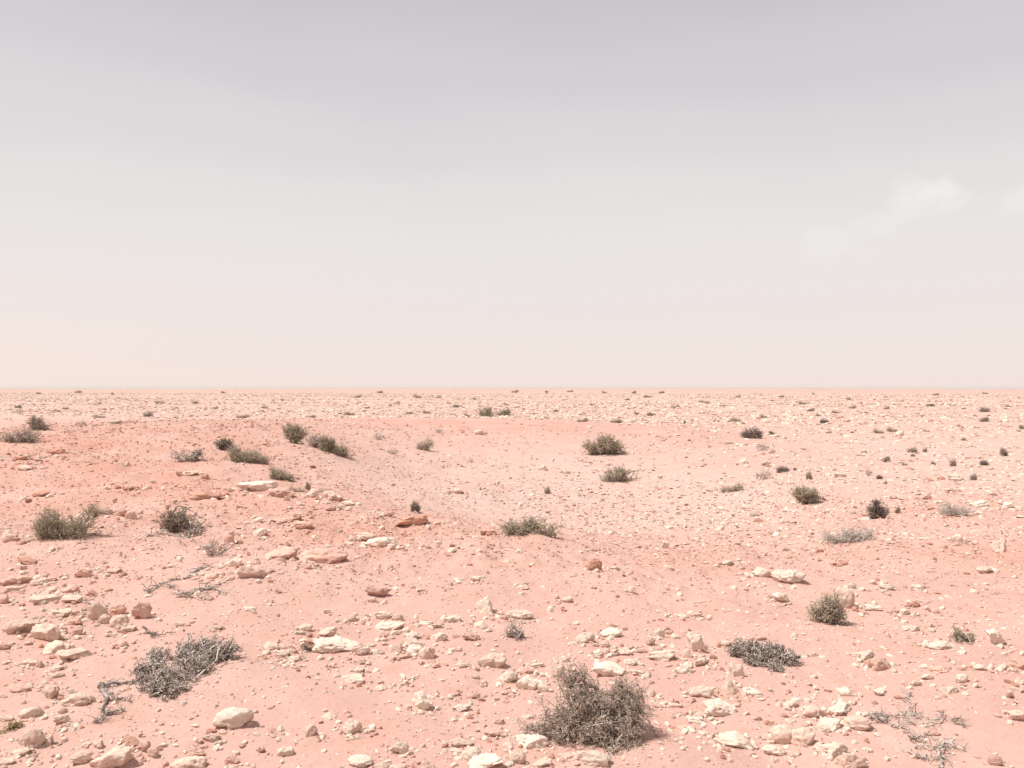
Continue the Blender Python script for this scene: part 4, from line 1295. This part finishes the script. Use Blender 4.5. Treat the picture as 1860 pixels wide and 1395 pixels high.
# ------------------------------------------------------------------ the ground sheet
rows = np.concatenate([np.geomspace(0.5, 1.95, 9), np.geomspace(2.0, 12.0, 350), np.geomspace(12.08, 60, 170), np.geomspace(61.5, 2600, 60)])
dense = np.radians(np.linspace(-46, 46, 610))
coarse = np.radians(np.linspace(47, 313, 52)[1:-1])
ang = np.concatenate([dense, coarse])
Rr, Aa = np.meshgrid(rows, ang, indexing='ij')
gx, gy = (Rr * np.sin(Aa)).ravel(), (Rr * np.cos(Aa)).ravel()
gz = h_final(gx, gy)
gcol = tint(gx, gy)
nr, na = len(rows), len(ang)
idx = np.arange(nr * na).reshape(nr, na)
nx = np.roll(idx, -1, axis=1)
quads = np.stack([idx[:-1], idx[1:], nx[1:], nx[:-1]], -1).reshape(-1, 4)[:, ::-1]
quads = quads[:, ::-1]
cen = len(gx)
V = np.concatenate([np.stack([gx, gy, gz], 1), [[0, 0, float(h_base(0, 0)[0])]]])
tri = np.stack([idx[0], nx[0], np.full(na, cen)], 1)
nrmz = np.cross(V[quads[0, 1]] - V[quads[0, 0]], V[quads[0, 2]] - V[quads[0, 0]])[2]
if nrmz < 0:
    quads = quads[:, ::-1]
nrmz = np.cross(V[tri[0, 1]] - V[tri[0, 0]], V[tri[0, 2]] - V[tri[0, 0]])[2]
if nrmz < 0:
    tri = tri[:, ::-1]
gcol = np.concatenate([gcol, [[0, 0, 0]]])
ground = link('ground', mesh_np('ground', V, [quads, tri], M_GROUND, True, gcol))
tag(ground, 'pink desert sand with a crusted mound and a shallow hollow', 'ground', kind='structure')

# ------------------------------------------------------------------ pebbles nobody could count
OV, OF = icosphere(1)
OV2, OF2 = icosphere(2)
EV = np.array([[1, 0, 0], [-1, 0, 0], [0, 1, 0], [0, -1, 0], [0, 0, 1], [0, 0, -1.0]])
EF = np.array([[0, 2, 4], [2, 1, 4], [1, 3, 4], [3, 0, 4], [2, 0, 5], [1, 2, 5], [3, 1, 5], [0, 3, 5]])


def scatter(name, label, x, y, size, flat, cols, bury, r, shape='ico', jitter=0.38):
    OV_, OF_ = {'ico': (OV, OF), 'fine': (OV2, OF2), 'oct': (EV * 1.15, EF)}[shape]
    n = len(x)
    z = h_final(x, y)
    nv = len(OV_)
    jit = 1 + r.uniform(-jitter, jitter, (n, nv))
    P = OV_[None] * jit[:, :, None]
    P = P * np.stack([size * r.uniform(0.7, 1.25, n), size * r.uniform(0.55, 1.0, n), size * flat], 1)[:, None, :]
    tx, ty = r.normal(0, 0.22, n), r.normal(0, 0.22, n)
    P[:, :, 2] += P[:, :, 0] * tx[:, None] + P[:, :, 1] * ty[:, None]
    a = r.uniform(0, 2 * np.pi, n)
    ca, sa = np.cos(a)[:, None], np.sin(a)[:, None]
    X = P[:, :, 0] * ca - P[:, :, 1] * sa + x[:, None]
    Y = P[:, :, 0] * sa + P[:, :, 1] * ca + y[:, None]
    Zz = P[:, :, 2] + (z + size * flat * bury)[:, None]
    V = np.stack([X, Y, Zz], -1).reshape(-1, 3)
    F = (OF_[None] + (np.arange(n) * nv)[:, None, None]).reshape(-1, 3)
    c = np.repeat(cols, nv, axis=0)
    o = link(name, mesh_np(name, V, F, M_PEB, False, c))
    tag(o, label, 'pebbles', kind='stuff')
    return o


def ramp_cols(r, n, pr, pc):
    """shares of rust-red, cream, and sandy pink stones"""
    c = np.tile(np.array([0.60, 0.41, 0.33]), (n, 1))
    u = r.random(n)
    c[u < pr] = (0.44, 0.225, 0.16)
    c[u > 1 - pc] = (0.72, 0.59, 0.49)
    return c * r.uniform(0.82, 1.1, (n, 1))


r = np.random.default_rng(31)
# crumbs on the near sand and crust
n = 100000
Y = np.exp(r.uniform(math.log(2.9), math.log(25), n))
X = Y * r.uniform(-0.74, 0.74, n)
clus = 0.5 + 0.9 * noise2(X, Y, 0.9, 21) + 0.6 * noise2(X, Y, 2.6, 22)
rm = rough_mask(X, Y)
keep = r.random(n) < np.clip(clus, 0.10, 1) * 0.7 * (1 - 0.85 * sstep(9, 13, Y)) + 0.75 * rm
X, Y, rm = X[keep], Y[keep], rm[keep]
n = len(X)
pxs = np.exp(r.normal(math.log(1.55), 0.6, n)).clip(0.7, 6.0)
pxs *= 1 - 0.38 * sstep(7, 11, Y)
cols = ramp_cols(r, n, 0.15, 0.50)
red = rm > r.random(n)
cols[red] = ramp_cols(r, int(red.sum()), 0.30, 0.16)
scatter('pebbles', 'countless crumbs and pebbles over the near sand and mound', X, Y, pxs * Y / FPX * 0.8, r.uniform(0.35, 0.75, n), cols, 0.25, r, 'oct')
# broken bits around the larger stones
fx, fy, fs = [], [], []
for q in stone_objs:
    L = q['o'].location
    k = int(r.integers(7, 17))
    W = q['o'].scale[0]
    a = r.uniform(0, 2 * math.pi, k)
    d = W * (0.55 + r.exponential(0.55, k))
    fx += list(L.x + d * np.cos(a))
    fy += list(L.y + d * np.sin(a) * 0.9)
    fs += list(np.minimum(W * (0.05 + r.exponential(0.10, k)), 6.5 * L.y / FPX))
fx, fy, fs = np.array(fx), np.array(fy), np.array(fs)
big = fs > 2.6 * fy / FPX
for k, nm, lb, sh, jt in ((big, 'stone_chips', 'broken chips lying around the larger stones', 'fine', 0.2), (~big, 'stone_crumbs', 'tiny crumbs lying around the larger stones', 'ico', 0.35)):
    scatter(nm, lb, fx[k], fy[k], fs[k], r.uniform(0.45, 0.85, int(k.sum())), ramp_cols(r, int(k.sum()), 0.12, 0.62), 0.2, r, sh, jt)
# half-buried rubble in patches over the foreground
n = 9000
Y = np.exp(r.uniform(math.log(3.0), math.log(7.2), n))
X = Y * r.uniform(-0.70, 0.70, n)
d = noise2(X, Y, 0.7, 51) + 0.7 * noise2(X, Y, 1.9, 52) + 0.25 * sstep(-0.2, -0.6, X / Y)
k = r.random(n) < np.clip(d * 0.5 - 0.02, 0.015, 0.5)
X, Y = X[k], Y[k]
n = len(X)
scatter('foreground_rubble', 'half-buried pale rubble in patches on the near sand', X, Y, np.exp(r.normal(math.log(3.4), 0.42, n)).clip(1.8, 7.5) * Y / FPX, r.uniform(0.4, 0.8, n),
        ramp_cols(r, n, 0.08, 0.66), 0.1, r, 'fine', 0.2)
# clods and grit on the red crust of the mound and the rim
n = 60000
Y = np.exp(r.uniform(math.log(7), math.log(26), n))
X = Y * r.uniform(-0.72, 0.5, n)
k = r.random(n) < 0.55 * rough_mask(X, Y) * np.clip(0.4 + 1.0 * noise2(X, Y, 1.1, 41) + 0.5 * noise2(X, Y, 0.35, 42), 0.08, 1)
X, Y = X[k], Y[k]
n = len(X)
cc = np.array([0.54, 0.31, 0.235]) * r.uniform(0.82, 1.12, (n, 1))
m = r.random(n) < 0.25
cc[m] = np.array([0.62, 0.44, 0.35]) * r.uniform(0.9, 1.1, (int(m.sum()), 1))
scatter('mound_grit', 'red clods and grit covering the crust of the mound', X, Y, np.exp(r.normal(math.log(1.5), 0.5, n)).clip(0.7, 4.5) * Y / FPX, r.uniform(0.4, 0.8, n), cc, 0.2, r, 'oct')
# flat flakes on the floor of the hollow
n = 5200
n = 7200
X, Y = r.normal(1.8, 2.9, n), 9.2 + r.gamma(2.0, 3.0, n)
k = (np.hypot((X - 1.4) / 6.5, (Y - 15.5) / 9.5) < 1) & (Y > 9.2) & (r.random(n) < np.clip(0.75 + 1.1 * noise2(X, Y, 0.45, 61) + 0.4 * noise2(X, Y, 1.5, 62) - 0.35 * sstep(14, 20, Y), 0.08, 1))
X, Y = X[k], Y[k]
n = len(X)
cols = ramp_cols(r, n, 0.15, 0.55) * np.array([0.95, 0.97, 1.0])
scatter('floor_flakes', 'flat little stones strewn over the floor of the hollow', X, Y, (np.exp(r.normal(math.log(0.017), 0.45, n)) * (1 + 0.05 * (Y - 10))).clip(0.008, 0.055), r.uniform(0.3, 0.6, n), cols, 0.3, r)
# stones of the wide plain
n = 90000
Y = 8 + 240 * r.random(n) ** 1.7
X = Y * r.uniform(-0.72, 0.72, n)
inside = np.exp(-((X - 1.2) / 6.2) ** 4 - ((Y - 17) / 9.5) ** 4)
mound = np.clip(np.exp(-((X + 7.5) / 5.5) ** 4 - ((Y - 15.5) / 7.5) ** 4) + np.exp(-((X + 2.5) / 5) ** 4 - ((Y - 25) / 4) ** 4), 0, 1)
edge = sstep(0.05, 0.35, X / Y + 0.9 * sstep(24, 32, Y))
dens = (1 - 0.86 * inside) * (1 - 0.93 * mound) * (0.10 + 0.90 * edge)
dens *= np.clip(0.55 + 1.2 * noise2(X * 0.5, Y, 0.06, 23) + 0.8 * noise2(X, Y, 0.22, 25) + 0.3 * noise2(X, Y, 0.9, 24), 0.06, 1)
k = r.random(n) < dens
X, Y = X[k], Y[k]
n = len(X)
pxs = np.exp(r.normal(math.log(2.3), 0.42, n)).clip(0.9, 6.0) * (1.0 + 0.25 * sstep(40, 12, Y))
sz = np.minimum(pxs * Y / FPX * r.uniform(0.7, 1.2, n), 0.22)
cols = ramp_cols(r, n, 0.08, 0.58)
scatter('plain_stones', 'pale stones thickly strewn over the flat plain to the horizon', X, Y, sz, r.uniform(0.22, 0.5, n), cols, 0.15, r, 'oct')
# larger loose stones of the plain beside the hollow
n = 9000
Y = np.exp(r.uniform(math.log(9.5), math.log(46), n))
X = Y * r.uniform(-0.1, 0.72, n)
dens = sstep(0.12, 0.34, X / Y + 0.5 * sstep(26, 33, Y)) * np.clip(0.45 + 0.9 * noise2(X, Y, 0.5, 31) + 0.4 * noise2(X, Y, 1.6, 32), 0.05, 1)
k = r.random(n) < dens
X, Y = X[k], Y[k]
n = len(X)
scatter('plain_rubble', 'cream rubble scattered over the plain right of the hollow', X, Y, np.exp(r.normal(math.log(3.0), 0.38, n)).clip(1.2, 6.0) * Y / FPX, r.uniform(0.25, 0.55, n), ramp_cols(r, n, 0.06, 0.8), 0.15, r)

# ------------------------------------------------------------------ dusty air
hv = np.array([(x, y, z) for z in (-6.0, 3.2) for (x, y) in ((-2700, -2700), (2700, -2700), (2700, 2700), (-2700, 2700))])
hf = np.array([[3, 2, 1, 0], [4, 5, 6, 7], [0, 1, 5, 4], [1, 2, 6, 5], [2, 3, 7, 6], [3, 0, 4, 7]])
hm = bpy.data.materials.new('dusty_air')
hm.use_nodes = True
hn = hm.node_tree
hn.nodes.remove(hn.nodes['Principled BSDF'])
pv = hn.nodes.new('ShaderNodeVolumePrincipled')
pv.inputs['Color'].default_value = (1.0, 0.92, 0.87, 1)
pv.inputs['Density'].default_value = 0.00028
pv.inputs['Anisotropy'].default_value = 0.0
hn.links.new(pv.outputs[0], hn.nodes['Material Output'].inputs['Volume'])
haze = link('haze', mesh_np('haze', hv, hf, hm, False))
tag(haze, 'thin pink dust hanging in the air over the plain', 'haze', kind='stuff')
